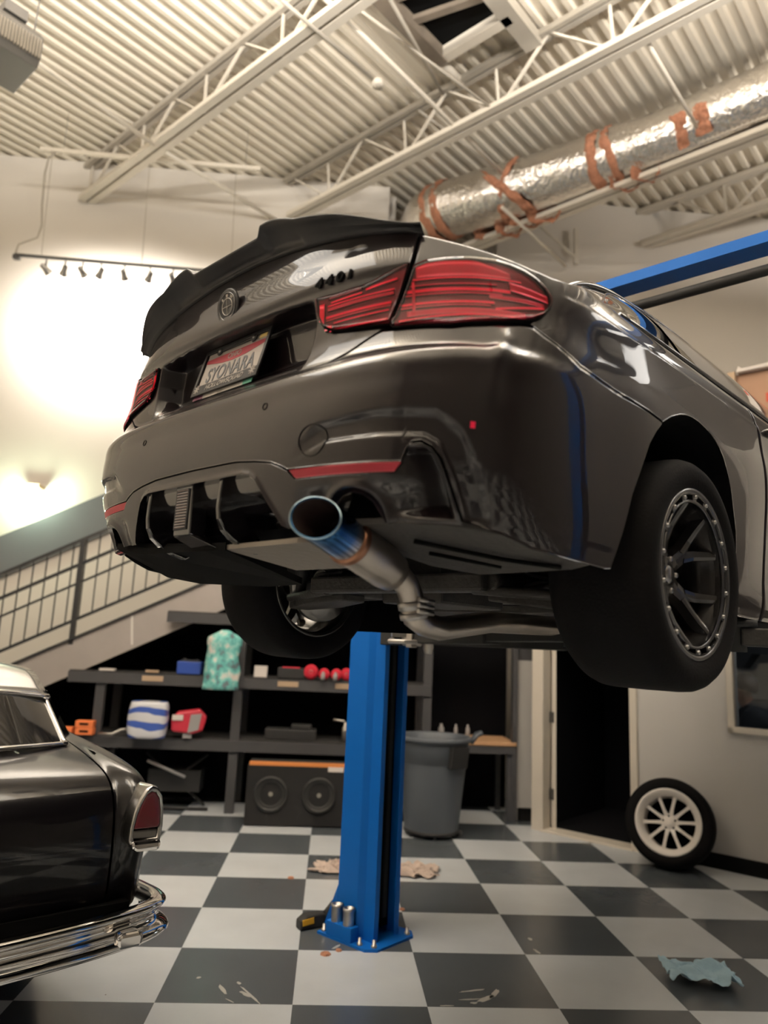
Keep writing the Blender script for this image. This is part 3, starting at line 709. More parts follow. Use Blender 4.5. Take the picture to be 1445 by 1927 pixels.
# quarter panels and doors
ARCH = [(1.476, .662), (1.53, .690), (1.595, .714), (1.64, .725), (1.688, .730), (1.735, .728), (1.781, .72), (1.82, .710), (1.851, .697), (1.88, .680), (1.908, .657), (1.94, .612), (1.97, .555), (1.99, .505), (2.013, .445), (2.028, .35), (2.036, .235), (2.05, .200), (2.08, .19), (4.2, .17)]
QLO = lambda s: (lerp_tab(BHI, abs(s))+.005) if abs(s) < 1.476 else lerp_tab(ARCH, abs(s))
def q_disp(s, z):
    a = abs(s); d = .012*sstep(1.15, 1.45, a)*(1-sstep(2.1, 2.5, a))*(1-sstep(.74, .86, z))
    # shoulder crease running forward from the lamp
    c = lerp_tab([(1.0, .865), (1.5, .872), (2.4, .862), (4.0, .84)], a)
    d += .007*sstep(1.0, 1.15, a)*(1-sstep(c-.002, c+.012, z))*sstep(c-.12, c, z)
    c2 = .32
    d += .016*sstep(2.1, 2.4, a)*(1-sstep(.22, c2, z)) - .010*sstep(2.1, 2.5, a)*sstep(.26, .40, z)*(1-sstep(.42, .7, z))
    return d
for sg in (1, -1):
    mb = MB()
    patch(linsp(0, 1, 70), QLO, LT(QH), 64, q_disp, sfun=lambda c, z: sg*((sgap(z)+.004)*(1-c)+1.1*c), mb=mb, flange=.014, ends=(1, 0))
    cl = sorted(set([round(q, 4) for q in linsp(1.1, 1.9, 100)+linsp(1.9, 2.1, 80)+linsp(2.1, 2.312, 20)]))
    patch([sg*q for q in cl], QLO, LT(QH), 64, q_disp, mb=mb, flange=.075, ends=(0, 1))
    if sg < 0: mb.f = [f[::-1] for f in mb.f]
    mb.build('quarter_panel', ['paint', 'gap'], CAR, merge=True)
    mb = patch([sg*q for q in linsp(2.317, 3.65, 60)], QLO, LT(QH), 50, q_disp)
    if sg < 0: mb.f = [f[::-1] for f in mb.f]
    dr = mb.build('door', ['paint', 'gap'], CAR)
    mb = MB(); p = [BN(sg*s, .868, .012)[0] for s in linsp(2.42, 2.62, 8)]
    mb.tube([BN(sg*2.41, .868, -.01)[0]]+p+[BN(sg*2.64, .868, -.01)[0]], [.010]+[.014]*9+[.010], 10); mb.build('door_handle', 'paint', dr)
    mb = patch([sg*q for q in linsp(3.655, 5.1, 30)], lambda s: max(.19, .30+.38*math.sqrt(max(0, 1-((abs(s)-S1-.3-2.81)/.40)**2)) if abs(abs(s)-S1-.3-2.81) < .40 else .19), LT(QH), 20)
    mb.build('front_fender', ['paint', 'gap'], CAR)
    # dark filler blade in the gap under the seam
# dark inner shell behind all gaps
patch(linsp(-1.30, 1.30, 60), lambda s: .44 if abs(s) < .85 else .30, lambda s: lerp_tab([(0, 1.0), (.6, .93), (.7, .88), (1.1, .86), (1.3, .88)], abs(s)), 12, off=-.075, flange=0).build('inner_shell', 'gap', CAR)

# spoiler: lofted kick-up lip with horns
def spo(s):
    a = abs(s); zl = lerp_tab(SPL, a)
    horn = sstep(.185, .220, a)
    ext = .066+.012*horn-.050*sstep(.40, .70, a)               # how far it kicks back
    zt = 1.112+.022*horn-.058*sstep(.24, .48, a)-.062*sstep(.44, .70, a)
    return zl, ext, zt
mb = MB(); P = []
for s in linsp(-.700, .700, 260):
    zl, ext, zt = spo(s); a = abs(s); g_ = 1-sstep(.66, .70, a); ins = .007*(1-sstep(.34, .36, a))
    pr = [(-.004, zl), (.006*g_, zl+.001), (.012*g_-ins*0, zl+.006), (.014*g_-ins, zl+.009), (.030*g_-ins, zl+(zt-zl)*.42), (.034*g_, zl+(zt-zl)*.50), (ext*.72, zl+(zt-zl)*.80), (ext-.002, zt-.006), (ext, zt-.001), (ext-.004, zt+.002), (.02, zt+.004), (-.06, zt-.004), (-.14, zt-.035)]
    row = []
    for off, z in pr:
        p, n = BN(s, min(z, 1.10), 0); nh = V((n.x, n.y, 0)).normalized(); q = p+nh*off; q.z = z; row.append(q)
    P.append(row)
mb.grid(P); sp_o = mb.build('rear_spoiler', 'satin', CAR)
# trunk deck closing the top between the quarter panels
mb = MB(); P = []
for s in linsp(.64, 1.2, 24):
    z = lerp_tab(QH, s)-.004; p = BN(s, z, -.004)[0]; P.append([V((p.x*t, p.y, z+.012*(1-t*t))) for t in linsp(-1, 1, 16)])
mb.grid(P, flip=True); mb.build('rear_deck', 'paint', CAR)

# tail lamps
def lamp(cols, lo, hi, nz, name, bars, sg, label=None):
    def st(n_, lo_, hi_, off, m_, par, cc, fl=.02, nn=nz):
        mb = patch([sg*c for c in cc], lambda s: lo_(abs(s)), lambda s: hi_(abs(s)), nn, off=off, flange=fl)
        if sg < 0: mb.f = [f[::-1] for f in mb.f]
        return mb.build(n_, [m_, 'gap' if m_ != 'lens' else 'lens'], par)
    h = st(name, lo, hi, .0025, 'lamp_house', CAR, cols)
    for (a, b, l2, h2, mt) in bars:
        st('light_bar', l2, h2, .0065, mt, h, linsp(a, b, max(8, int((b-a)/.008))), .005, 4)
    g_ = lambda f_, e: (lambda s: f_(s)+e)
    st('lens', g_(lo, .003), g_(hi, -.003), .013, 'lens', h, cols, .009)
    # black seal round the lamp
    pts = [BN(sg*c, lo(c), .005)[0] for c in cols]+[BN(sg*cols[-1], z, .005)[0] for z in linsp(lo(cols[-1]), hi(cols[-1]), 6)[1:-1]]+[BN(sg*c, hi(c), .005)[0] for c in cols[::-1]]+[BN(sg*cols[0], z, .005)[0] for z in linsp(hi(cols[0]), lo(cols[0]), 10)[1:]]
    MB().tube(pts, .0035, 6, cap=False).build('lamp_seal', 'gap', h)
    return h
tb = lambda t_: (lambda s: lerp_tab(t_, s))
IL = tb([(.395, .866), (.400, .830), (.413, .806), (.425, .790), (.45, .776), (.514, .766), (.600, .756), (.64, .752)])
IH = tb([(.395, .876), (.46, .873), (.535, .875), (.57, .884), (.59, .892), (.62, .902), (.655, .911)])
icut = lambda s: lerp_tab([(.599, .752), (.624, .83), (.651, .911)], s)      # slanted right end follows the trunk gap
ILO = lambda s: min(max(IL(s), icut(s)), IH(s)-.003) if s > .597 else IL(s)
OL0 = tb([(.600, .752), (.612, .746), (.734, .737), (.847, .752), (.914, .770), (.95, .792), (.970, .815), (.978, .833)])
OH = tb([(.607, .765), (.616, .775), (.636, .83), (.662, .903), (.69, .912), (.728, .915), (.788, .917), (.847, .914), (.88, .908), (.91, .900), (.94, .886), (.962, .868), (.974, .852), (.980, .840)])
off_ = lambda f_, a, b, k: (lambda s: f_(s)*(1-k)+a)
def between(lo, hi, f0, f1): return (lambda s: lo(s)+(hi(s)-lo(s))*f0), (lambda s: lo(s)+(hi(s)-lo(s))*f1)
def zrow(z0, sl_, th): return (lambda s: z0+sl_*(s-.6)-th/2), (lambda s: z0+sl_*(s-.6)+th/2)
for sg in (1, -1):
    ib = []
    for (a, b, z0, s_, th, mt) in ((.43, .612, .849, .02, .004, 'lamp_bar'), (.43, .610, .840, .02, .008, 'lamp_mid'), (.425, .604, .816, .0, .007, 'lamp_bar'), (.425, .602, .808, 0, .004, 'lamp_mid'), (.45, .598, .796, 0, .004, 'lamp_bar'), (.44, .596, .772, -.03, .005, 'lamp_bar'), (.54, .620, .872, .15, .005, 'lamp_bar'), (.44, .53, .861, .05, .004, 'lamp_bar')):
        l_, h_ = zrow(z0, s_, th); ib.append((a, b, l_, h_, mt))
    ib.append((.404, .420, lambda s: .812-(s-.404)*.9, lambda s: .856, 'lamp_bar')); ib.append((.424, .446, lambda s: .781, lambda s: .792, 'lamp_bar'))
    ib.append((.430, .53, lambda s: .863+.03*(s-.43), lambda s: .870+.03*(s-.43), 'lamp_smoke'))
    lamp(linsp(.395, .651, 60), ILO, IH, 16, 'tail_lamp_inner', ib, sg)
    ob = [(.664, .875, lambda s: .868, lambda s: min(OH(s)-.007, .908-.35*max(0, s-.80)), 'lamp_mid')]
    for (a, b, z0, s_, th, mt) in ((.655, .90, .864, .0, .004, 'lamp_bar'), (.648, .84, .848, .0, .003, 'lamp_mid'), (.640, .87, .834, .0, .008, 'lamp_bar'), (.636, .85, .824, 0, .004, 'lamp_mid'), (.628, .83, .800, .0, .007, 'lamp_bar'), (.626, .82, .791, .0, .004, 'lamp_mid'), (.622, .90, .757, .04, .0045, 'lamp_bar'), (.640, .90, .774, .0, .016, 'lamp_mid')):
        l_, h_ = zrow(z0, s_, th); ob.append((a, b, l_, h_, mt))
    ob.append((.87, .968, lambda s: .838-(s-.87)*.12, lambda s: .860-(s-.87)*.15, 'lamp_mid'))
    ob.append((.82, .955, lambda s: .812, lambda s: .821, 'lamp_mid'))
    ob.append((.83, .955, lambda s: .780+(s-.83)*.22, lambda s: .786+(s-.83)*.22, 'lamp_bar'))
    ob.append((.652, .659, lambda s: .776, lambda s: .860, 'lamp_mid'))
    lamp(linsp(.607, .978, 90), OL0, lambda s: max(OH(s), OL0(s)+.004), 18, 'tail_lamp_outer', ob, sg)

# lower valance, reflectors, vents
VLO = [(0, .437), (.235, .436), (.262, .430), (.285, .415), (.310, .380), (.352, .320), (.362, .306), (.375, .297), (.495, .297), (.505, .310), (.520, .340), (.540, .357), (.565, .364), (.590, .357), (.610, .340), (.627, .310), (.637, .297), (.81, .297)]
VHI = [(0, .471), (.2, .468), (.28, .459), (.339, .449), (.375, .434), (.392, .425), (.415, .404), (.661, .400), (.680, .440), (.692, .458), (.715, .460), (.735, .449), (.752, .427), (.79, .325), (.798, .303)]
def v_disp(s, z):
    a = abs(s); d = 0
    # vent: deepening pocket with a sharp outer edge
    ed = lerp_tab([(.30, .787), (.32, .780), (.40, .757), (.44, .737), (.455, .720)], z); lo_ = lerp_tab([(.62, .37), (.70, .34), (.8, .32)], a)
    k = sstep(.60, ed-.005, a)**1.6*(1-sstep(ed-.005, ed+.003, a))*sstep(.306, .322, z)*(1-sstep(.438, .455, z))
    d -= .060*k
    # lips
    d += .007*math.exp(-((z-lerp_tab(VLO, a))/.010)**2)*(1-sstep(.36, .38, a))
    d += .010*math.exp(-((math.hypot(a-.565, z-.298)-.078)/.012)**2)
    d -= .012*sstep(.39, .345, z)*sstep(.40, .46, a)*(1-sstep(.66, .72, a))
    return d
cols = sorted(set([round(q, 4) for q in linsp(-.798, .798, 420)]+[s_*q for s_ in (1, -1) for q, _ in VLO+VHI if q <= .798]))
patch(cols, LT(VLO), LT(VHI), 46, v_disp, flange=.055).build('lower_valance', ['paint', 'gloss'], CAR)
for sg in (1, -1):
    mb = patch([sg*c for c in linsp(.397, .675, 40)], lambda s: lerp_tab([(.397, .4262), (.415, .4065), (.661, .4025), (.675, .4200)], abs(s)), lambda s: .4280-(abs(s)-.397)*.022, 8, off=-.003, flange=.02)
    if sg < 0: mb.f = [f[::-1] for f in mb.f]
    mb.build('side_reflector', ['refl', 'gap'], CAR)
    p0, n = BN(sg*.811, .500, .0045); t_ = V((-n.y, n.x, 0))*1
    mb = MB(); u_ = n.cross(t_).normalized(); mb.box(p0, (.010, .003, .014), Matrix((t_.normalized(), n, u_)).transposed()); mb.build('marker_reflector', 'lamp_bar', CAR)
# round tow-hook cover outline and parking sensors
def ring_on(s0, z0, r, th, name, m_, n=40, off=.0012, par=CAR):
    pts = []
    for k in range(n+1):
        a = 2*PI*k/n; s, z = s0+r*math.cos(a), z0+r*math.sin(a); pts.append(BN(s, z, bump_disp(s, z)+off)[0])
    return MB().tube(pts, th, 5, cap=False).build(name, m_, par)
ring_on(.466, .487, .0360, .0012, 'tow_hook_cover', 'gap')
for s_ in (.298, -.298): ring_on(s_, .598, .0085, .0010, 'parking_sensor', 'gap', 18)
# diffuser
df = patch(linsp(-.375, .375, 60), lambda s: .262, lambda s: .450, 24, disp=lambda s, z: -.022-.105*(1-sstep(.262, .40, z)), flange=0).build('rear_diffuser', 'gloss', CAR)
for s0 in (-.235, .135):
    mb = MB(); y0 = B0c(s0, .40).y; x0_ = B0c(s0, .4).x
    P1 = [(y0-.004, .445), (y0-.008, .40), (y0-.009, .36), (y0-.004, .332), (y0+.012, .306), (y0+.04, .284), (y0+.08, .266), (y0+.125, .255), (y0+.15, .27), (y0+.11, .31), (y0+.07, .36), (y0+.04, .445)]
    mb.prism(P1, lambda u, v, w_: (x0_+(w_-.010)*(1.6 if v < .33 else 1), u, v), .016); mb.build('diffuser_fin', 'gloss', df, bevel=.004)
mb = MB(); yb = B0c(0, .4).y-.004
mb.prism([(-.090, .440), (-.006, .440), (.002, .300), (-.084, .300)], lambda u, v, w_: (u, yb+w_, v), .05); bl = mb.build('brake_lamp_housing', 'gloss', df, bevel=.004)
mb = MB(); mb.box((-.048, yb-.001, .372), (.066, .004, .112)); mb.build('brake_lamp', 'dark', bl)
mb = MB()
for i in range(7):
    for j in range(14): mb.lathe([(.0035, 0), (.0025, .0016), (0, .002)], (-.072+i*.008, yb-.003, .322+j*.0078), (0, -1, 0), 6)
mb.build('lamp_beads', 'lamp_smoke', bl)
mb = MB(); mb.prism([(-.087, .300), (.002, .300), (.060, .266), (-.060, .266)], lambda u, v, w_: (u, yb+w_*(.5 if v > .28 else 1)+(.0 if v > .28 else .060), v), .10); mb.build('diffuser_keel', 'gloss', df, bevel=.004)

# undertray
def slab(poly, th, name, m_, par=CAR, bevel=0):
    mb = MB(); k = len(poly); a = mb.add(poly); b = mb.add([(x, y, z+th) for x, y, z in poly])
    mb.face([a+i for i in range(k)], 0); mb.face([b+i for i in range(k)][::-1], 0)
    for i in range(k): mb.face((a+i, b+i, b+(i+1) % k, a+(i+1) % k), 0)
    return mb.build(name, m_, par, bevel=bevel)
slab([(-.74, -.83, .306), (-.60, -.925, .300), (-.34, -.955, .268), (.0, -.965, .262), (.09, -.955, .262), (-.02, -.60, .205), (-.21, -.58, .202), (-.60, -.60, .215), (-.80, -.62, .240)], .02, 'undertray', 'gap')
slab([(.08, -.95, .264), (.37, -.94, .268), (.44, -.90, .270), (.42, -.70, .235), (.10, -.72, .232)], .012, 'rear_heat_shield', 'shield')
edge = [BN(s, .302, -.012)[0] for s in linsp(.50, 1.20, 16)]
slab([(p.x, p.y, .300-.045*sstep(.7, 1.2, s)) for p, s in zip(edge, linsp(.50, 1.20, 16))]+[(.80, -.42, .246), (.55, -.46, .235), (.50, -.60, .245), (.47, -.86, .285)], .012, 'undertray', 'tray')
slab([(-.80, -.64, .262), (-.84, -.50, .25), (-.80, -.42, .246), (-.5, -.44, .235), (-.5, -.60, .245)], .012, 'undertray', 'tray')
mb = MB(); mb.tube([(.62, -.80, .276), (.72, -.60, .254), (.80, -.47, .246)], .006, 6).tube([(.58, -.70, .262), (.66, -.52, .246)], .005, 6); mb.build('tray_rib', 'gap', CAR)
slab([(-.80, .42, .185), (-.80, 3.4, .185), (.80, 3.4, .185), (.80, .42, .185)], .03, 'floor_pan', 'tray')
mb = MB()
for sg in (1, -1): mb.box((sg*.80, 1.3, .16), (.05, 1.7, .05))
mb.box((0, 1.6, .225), (.5, 2.4, .03)); mb.build('sill_rail', 'dark', CAR)
mb = MB(); mb.box((0, -.30, .42), (1.05, 1.0, .16)); mb.box((0, .1, .5), (.95, .9, .1)); mb.build('trunk_floor', 'gap', CAR)
# wheel wells
for sg in (1, -1):
    mb = MB(); mb.lathe([(.395, .36), (.395, .885)], (0, -.005, .315), (sg, 0, 0), 40, a0=0, a1=2*PI); mb.lathe([(.0, .36), (.395, .36)], (0, -.005, .315), (sg, 0, 0), 40)
    # keep only the upper two thirds
    keep = [i for i, f in enumerate(mb.f) if sum(mb.v[k][2] for k in f)/4 > (.24 if sum(mb.v[k][1] for k in f)/4 < .2 else .10) and (len(f) == 4 and (sum(abs(mb.v[k][0]) for k in f)/4 > .37 or sum(mb.v[k][2] for k in f)/4 > .42))]
    mb.f = [mb.f[i] for i in keep]; mb.m = [0]*len(keep); mb.s = [True]*len(keep); mb.build('wheel_well', 'gap', CAR)

# exhaust
M['bore'] = mat('sooty_bore', (.035, .022, .020), .6, .4); M['tiedge'] = mat('pale_blue_tip_edge', (.45, .60, .70), .2, 1); M['copper'] = mat('copper_weld_ring', (.32, .16, .10), .3, 1, bump=.1)
def shear(mb, k=.55, L=.10):
    mb.v = [(x, y+k*x*max(0, 1-y/L) if y < L else y, z) for x, y, z in mb.v]; return mb
o_ = V((.552, -1.040, .299)); ax = V((-.17, .95, -.27)).normalized(); ry = ax.to_track_quat('Y', 'Z').to_matrix().to_4x4()
t_ = shear(MB().lathe([(.0455, .002), (.0470, 0), (.0492, .0015), (.0500, .006)]+[(.0500, q) for q in linsp(.02, .125, 8)], (0, 0, 0), (0, 1, 0), 40)).build('exhaust_tip', 'ti', CAR); t_.matrix_local = Matrix.Translation(o_) @ ry
shear(MB().lathe([(.0465, .003)]+[(.0465, q) for q in linsp(.02, .12, 6)]+[(0, .12)], (0, 0, 0), (0, 1, 0), 40)).build('tip_bore', M['bore'], t_)
shear(MB().lathe([(.0478, -.0006), (.0502, .0005), (.0500, .003), (.0475, .002), (.0478, -.0006)], (0, 0, 0), (0, 1, 0), 48)).build('tip_edge', M['tiedge'], t_)
MB().lathe([(.050, .118), (.055, .121), (.056, .126), (.054, .130), (.056, .135), (.054, .140), (.05, .142)], (0, 0, 0), (0, 1, 0), 40).build('weld_ring', M['copper'], t_)
q = lambda d: o_+ax*d
MB().tube([q(.135), q(.145), q(.285), q(.315)], [.048, .052, .052, .047], 28).build('exhaust_silencer', 'steel', CAR)
e1 = q(.312); pts = [e1, e1+V((.002, .03, -.010)), e1+V((.004, .055, -.030)), e1+V((.004, .068, -.052)), e1+V((.002, .078, -.072))]
MB().tube([e1-ax*.03]+pts, .031, 20).build('exhaust_pipe', 'steel', CAR)
c = pts[-1]; dn = V((0, .35, -1)).normalized()
mb = MB(); mb.lathe([(.032, -.012), (.037, -.010), (.037, .010), (.032, .012)], c, dn, 24); mb.lathe([(.032, .018), (.037, .020), (.037, .034), (.032, .036)], c, dn, 24)
for k in range(3): mb.tube([c+V((.038, -.02, .01-k*.014)), c+V((.044, .03, .006-k*.014))], .006, 8)
mb.build('exhaust_clamp', 'bolt', CAR)
MB().tube([c-dn*.01, c+dn*.035, c+dn*.05+V((0, .03, 0)), c+V((-.01, .12, -.055)), V((.47, -.30, .118)), V((.42, .1, .125)), V((.25, .5, .15)), V((.1, .9, .15)), V((.05, 2.2, .15))], .031, 20).build('exhaust_pipe', 'steel', CAR)
# suspension and driveline
mb = MB(); mb.box((0, .05, .28), (.28, .36, .20)); mb.box((0, -.22, .24), (.80, .07, .06)); mb.box((0, .30, .25), (.84, .08, .08))
mb.tube([(-.40, -.22, .24), (-.42, .3, .25)], .035, 10).tube([(.40, -.22, .24), (.42, .3, .25)], .035, 10); mb.build('rear_subframe', 'cast', CAR, bevel=.01)
for sg in (1, -1):
    mb = MB(); mb.prism([(.34, -.06), (.52, -.10), (.66, -.06), (.68, .04), (.52, .10), (.34, .06)], lambda u, v, w_: (sg*u, v-.08, .155+w_+.10*(.68-u)), .03)
    mb.tube([(sg*.34, -.22, .22), (sg*.66, -.14, .20)], .018, 8).tube([(sg*.36, .26, .24), (sg*.66, .10, .22)], .018, 8).tube([(sg*.36, .10, .42), (sg*.66, .05, .40)], .016, 8)
    mb.build('control_arm', 'cast', CAR, bevel=.006)
    mb = MB(); mb.tube([(sg*.14, .04, .28), (sg*.62, .03, .277)], .020, 12); mb.lathe([(.045, .44), (.05, .5), (.03, .55)], (0, .035, .278), (sg, 0, 0), 16); mb.build('drive_shaft', 'cast', CAR)
    pts = [V((sg*.50+.05*math.cos(t_), -.08+.05*math.sin(t_), .20+.0085*t_)) for t_ in linsp(0, 8*PI, 80)]; MB().tube(pts, .007, 6).build('coil_spring', 'dark', CAR)
    MB().tube([(sg*.60, -.14, .17), (sg*.58, -.12, .62)], [.02, .026], 10).build('damper', 'dark', CAR)
    mb = MB(); mb.lathe([(.06, .66), (.165, .66), (.165, .685), (.06, .685)], (0, .035, .278), (sg, 0, 0), 40); dsc = mb.build('brake_disc', 'bolt', CAR)
    mb = MB(); mb.box((sg*.672, -.10, .33), (.09, .08, .15), Matrix.Rotation(.4, 3, 'X')); mb.build('brake_caliper', 'cast', dsc, bevel=.012)

# wheels: axis toward +x of the wheel's own frame, centre at the origin
def wheel_parts(par, loc, flip):
    XT, XI = .150, -.150       # outer and inner side planes of the tyre
    tp = [(.222, .128), (.232, .138), (.245, .143), (.262, .150), (.285, .152), (.303, .146), (.316, .132), (.3235, .115), (.326, .09), (.327, 0)]
    prof = tp+[(r, -x) for r, x in tp[::-1][1:]]
    rim = MB()
    # outer lip, barrel
    rim.lathe([(.222, .139), (.2385, .142), (.2395, .136), (.232, .128)], ax=(1, 0, 0), n=72)
    rim.lathe([(.203, .128), (.198, .105), (.190, .07), (.186, .03), (.188, -.05), (.200, -.10), (.212, -.128), (.222, -.140), (.232, -.140), (.232, -.128), (.208, -.10), (.20, -.05), (.20, .128)], ax=(1, 0, 0), n=72)
    w_ = rim.build('wheel', 'rim', par); w_.location = loc; w_.rotation_euler = (.35, 0, PI if flip else 0)
    t_ = MB().lathe(prof, ax=(1, 0, 0), n=96).build('tyre', 'tire', w_)
    # slotted outer ring with pockets and bolts
    rg = MB(); n_ = 18
    rg.lathe([(.2005, .134), (.206, .1395), (.2075, .134), (.2075, .118)], ax=(1, 0, 0), n=72); rg.lathe([(.2255, .118), (.2255, .138), (.2285, .1425), (.2385, .143), (.2395, .138)], ax=(1, 0, 0), n=72)
    rg.lathe([(.206, .118), (.227, .118)], ax=(1, 0, 0), n=72, m=1)
    for k in range(n_):
        a = 2*PI*k/n_; rr = Matrix.Rotation(a, 3, 'X'); rg.box(rr @ V((.128, 0, .2165)), (.020, .024, .022), rr)
    rg.build('slotted_ring', ['ring', 'gap'], w_)
    if loc[1] < 1:
        for k in range(n_):
            a = 2*PI*k/n_; rr = Matrix.Rotation(a, 3, 'X'); MB().lathe([(.0062, 0), (.0062, .006), (.004, .008), (0, .008)], rr @ V((.137, 0, .2165)), (1, 0, 0), 8).build('ring_bolt', 'bolt', w_)
    # five forked spokes, concave toward the hub
    sp = MB()
    for k in range(5):
        rr = Matrix.Rotation(2*PI*k/5, 3, 'X')
        def seg(pts, w0, w1, th):
            P = []
            for i, (x, y, z) in enumerate(pts):
                f_ = i/(len(pts)-1); wd = w0+(w1-w0)*f_; d = (V(pts[min(i+1, len(pts)-1)])-V(pts[max(i-1, 0)])); yy = V((0, d.z, -d.y)).normalized()
                c = V((x, y, z)); P.append([rr @ q for q in (c-yy*wd+V((-th, 0, 0)), c-yy*wd*.75, c-yy*wd*.2+V((.003, 0, 0)), c+yy*wd*.2+V((.003, 0, 0)), c+yy*wd*.75, c+yy*wd+V((-th, 0, 0)), c-yy*wd+V((-th, 0, 0)))])
            sp.grid(P, sm=False)
        seg([(.055, 0, .03), (.058, 0, .065), (.072, 0, .115)], .033, .029, .03)
        for q in (1, -1): seg([(.068, q*.006, .100), (.082, q*.022, .135), (.100, q*.042, .165), (.122, q*.062, .195)], .021, .015, .028)
    sp.lathe([(0, .062), (.026, .062), (.030, .058), (.040, .060), (.062, .056), (.066, .045), (.066, -.01)], ax=(1, 0, 0), n=40)
    sp.build('spokes', 'rim', w_)
    hb = MB(); hb.lathe([(0, .068), (.02, .068), (.026, .062)], ax=(1, 0, 0), n=24)
    for k in range(5):
        rr = Matrix.Rotation(2*PI*(k+.5)/5, 3, 'X'); hb.lathe([(.009, .04), (.009, .062), (.006, .066), (0, .066)], rr @ V((0, 0, .048)), (1, 0, 0), 10)
    hb.build('hub_cap', 'bolt', w_)
    return w_
for (x, y, fl) in ((.785, .035, False), (-.825, .035, True), (.80, 2.83, False), (-.80, 2.83, True)):
    wheel_parts(CAR, (x, y, .279), fl)

# greenhouse
RAIL = [(-.62, .50, .90), (-.45, .53, .96), (-.25, .57, 1.08), (0, .58, 1.235), (.4, .563, 1.308), (.8, .555, 1.33), (1.2, .552, 1.318), (1.5, .565, 1.27), (1.8, .62, 1.16), (2.15, .70, .99)]
def rail(y):
    return V((smooth([(a, b) for a, b, c in RAIL], y), y, smooth([(a, c) for a, b, c in RAIL], y)))
def beltp(y):
    s = S1+.3+y; return BN(s, lerp_tab(QH, s)-.003, -.004)[0] if y > -.25 else V((.78, y, .895))
def gh(y, v, sg=1, out=0.):      # side glass surface, v 0 at the belt, 1 at the rail
    a, b = beltp(y), rail(y); p = a.lerp(b, v); n = V((b.z-a.z, 0, a.x-b.x)).normalized(); p += n*(.035*math.sin(PI*v)*.8+out); return V((p.x*sg, p.y, p.z))
ys = linsp(-.62, 2.1, 90)
for sg in (1, -1):
    mb = MB(); mb.grid([[gh(y, v, sg) for v in linsp(0, 1, 14)] for y in ys], flip=sg < 0); mb.build('pillar_panel', 'gloss', CAR)
    def gl(y0, y1, lo, hi, name, out=.004):
        mb = MB(); P = []
        for y in linsp(y0, y1, 40): P.append([gh(y, lo(y)+(hi(y)-lo(y))*f, sg, out) for f in linsp(0, 1, 10)])
        mb.grid(P, flip=sg < 0); o_ = mb.build(name, 'glass_dark', CAR)
        pts = [p for p in [r[0] for r in P]]+[r[-1] for r in P[::-1]]; pts.append(pts[0]); MB().tube(pts, .004, 6).build('window_trim', 'gloss', o_); return o_
    gl(-.27, .17, lambda y: .07, lambda y: .10+.76*(1-max(0, (.17-y)/.44)**1.8), 'quarter_window')
    gl(.215, 1.75, lambda y: .06, lambda y: .88, 'door_window')
    mb = MB(); mb.tube([gh(y, 1.0, sg, .006) for y in ys], .012, 8); mb.build('roof_rail_trim', 'gloss', CAR)
    mb = MB(); mb.tube([gh(y, .02, sg, .006) for y in linsp(-.30, 2.0, 50)], .009, 8); mb.build('belt_trim', 'gloss', CAR)
    # door mirror
    mb = MB(); mb.lathe([(0, -.09), (.05, -.08), (.075, -.03), (.08, .03), (.06, .07), (0, .08)], (sg*.97, 1.80, .98), (sg*.9, .1, 0), 20); mb.build('door_mirror', 'gloss', CAR)
mb = MB(); mb.grid([[V((rail(y).x*t, y, rail(y).z+.045*(1-t*t)*sstep(-.62, .2, y))) for t in linsp(-1, 1, 20)] for y in ys], flip=True); mb.build('roof_panel', 'paint', CAR)
mb = MB(); mb.grid([[V((rail(y).x*.90*t, y, rail(y).z+.004+.045*(1-t*t*.81)*sstep(-.62, .2, y))) for t in linsp(-1, 1, 12)] for y in linsp(-.5, .35, 20)], flip=True); mb.build('rear_window', 'glass_dark', CAR)
mb = MB(); mb.grid([[V((.78*t, y, .93+.03*(1-t*t)-.05*sstep(2.1, 3.6, y))) for t in linsp(-1, 1, 10)] for y in linsp(1.9, 3.6, 12)], flip=True); mb.build('hood', 'paint', CAR)

# number plate, frame and the writing on the tail
Mt = Matrix.Translation((0, -.9335, .806)) @ Matrix.Rotation(-math.radians(15.1), 4, 'X')
def ploc(x, y, z): return Mt @ V((x, y, z))
mb = MB(); mb.box((0, .003, 0), (.300, .002, .150))
number = mb.build('number_plate', 'plate', CAR); number.matrix_local = Mt
def pp(mb, name, m_, bevel=0): o_ = mb.build(name, m_, number, bevel=bevel); return o_
mb = MB(); W2, H2 = .165, .080
mb.box((0, -.001, .0745), (.33, .007, .012)); mb.box((0, -.001, -.064), (.33, .007, .034)); mb.box((-.159, -.001, 0), (.012, .007, .155)); mb.box((.159, -.001, 0), (.012, .007, .155))
for x in (-.085, .085): mb.lathe([(.014, -.001), (.014, -.0045), (0, -.0045)], (x, 0, .064), (0, 1, 0), 16)
mb.box((0, -.001, .0655), (.15, .006, .010)); pp(mb, 'plate_frame', 'satin', .0015)
mb = MB(); mb.prism([(-.15, .048), (.15, .048), (.15, .036), (.06, .020), (0, .016), (-.06, .020), (-.15, .036)], lambda u, v, w_: (u, .0015-w_*.1, v), .004); pp(mb, 'plate_banner', 'plate_red')
RX = Matrix.Rotation(PI/2, 4, 'X')
def ptext(n_, txt, size, m_, x, z, y=-.0005, **k): return text_obj(n_, txt, size, m_, number, Matrix.Translation((x, y, z)) @ RX, ext=.0006, **k)
lab(ptext('plate_letters', 'OHIO', .026, 'plate', 0, .0335, y=.0006), 'pale OHIO lettering'); ptext('plate_letters', 'SYONARA', .068, 'plate_ink', 0, -.016, y=.0012, sx=.74, spacing=1.05, bold=.0012)
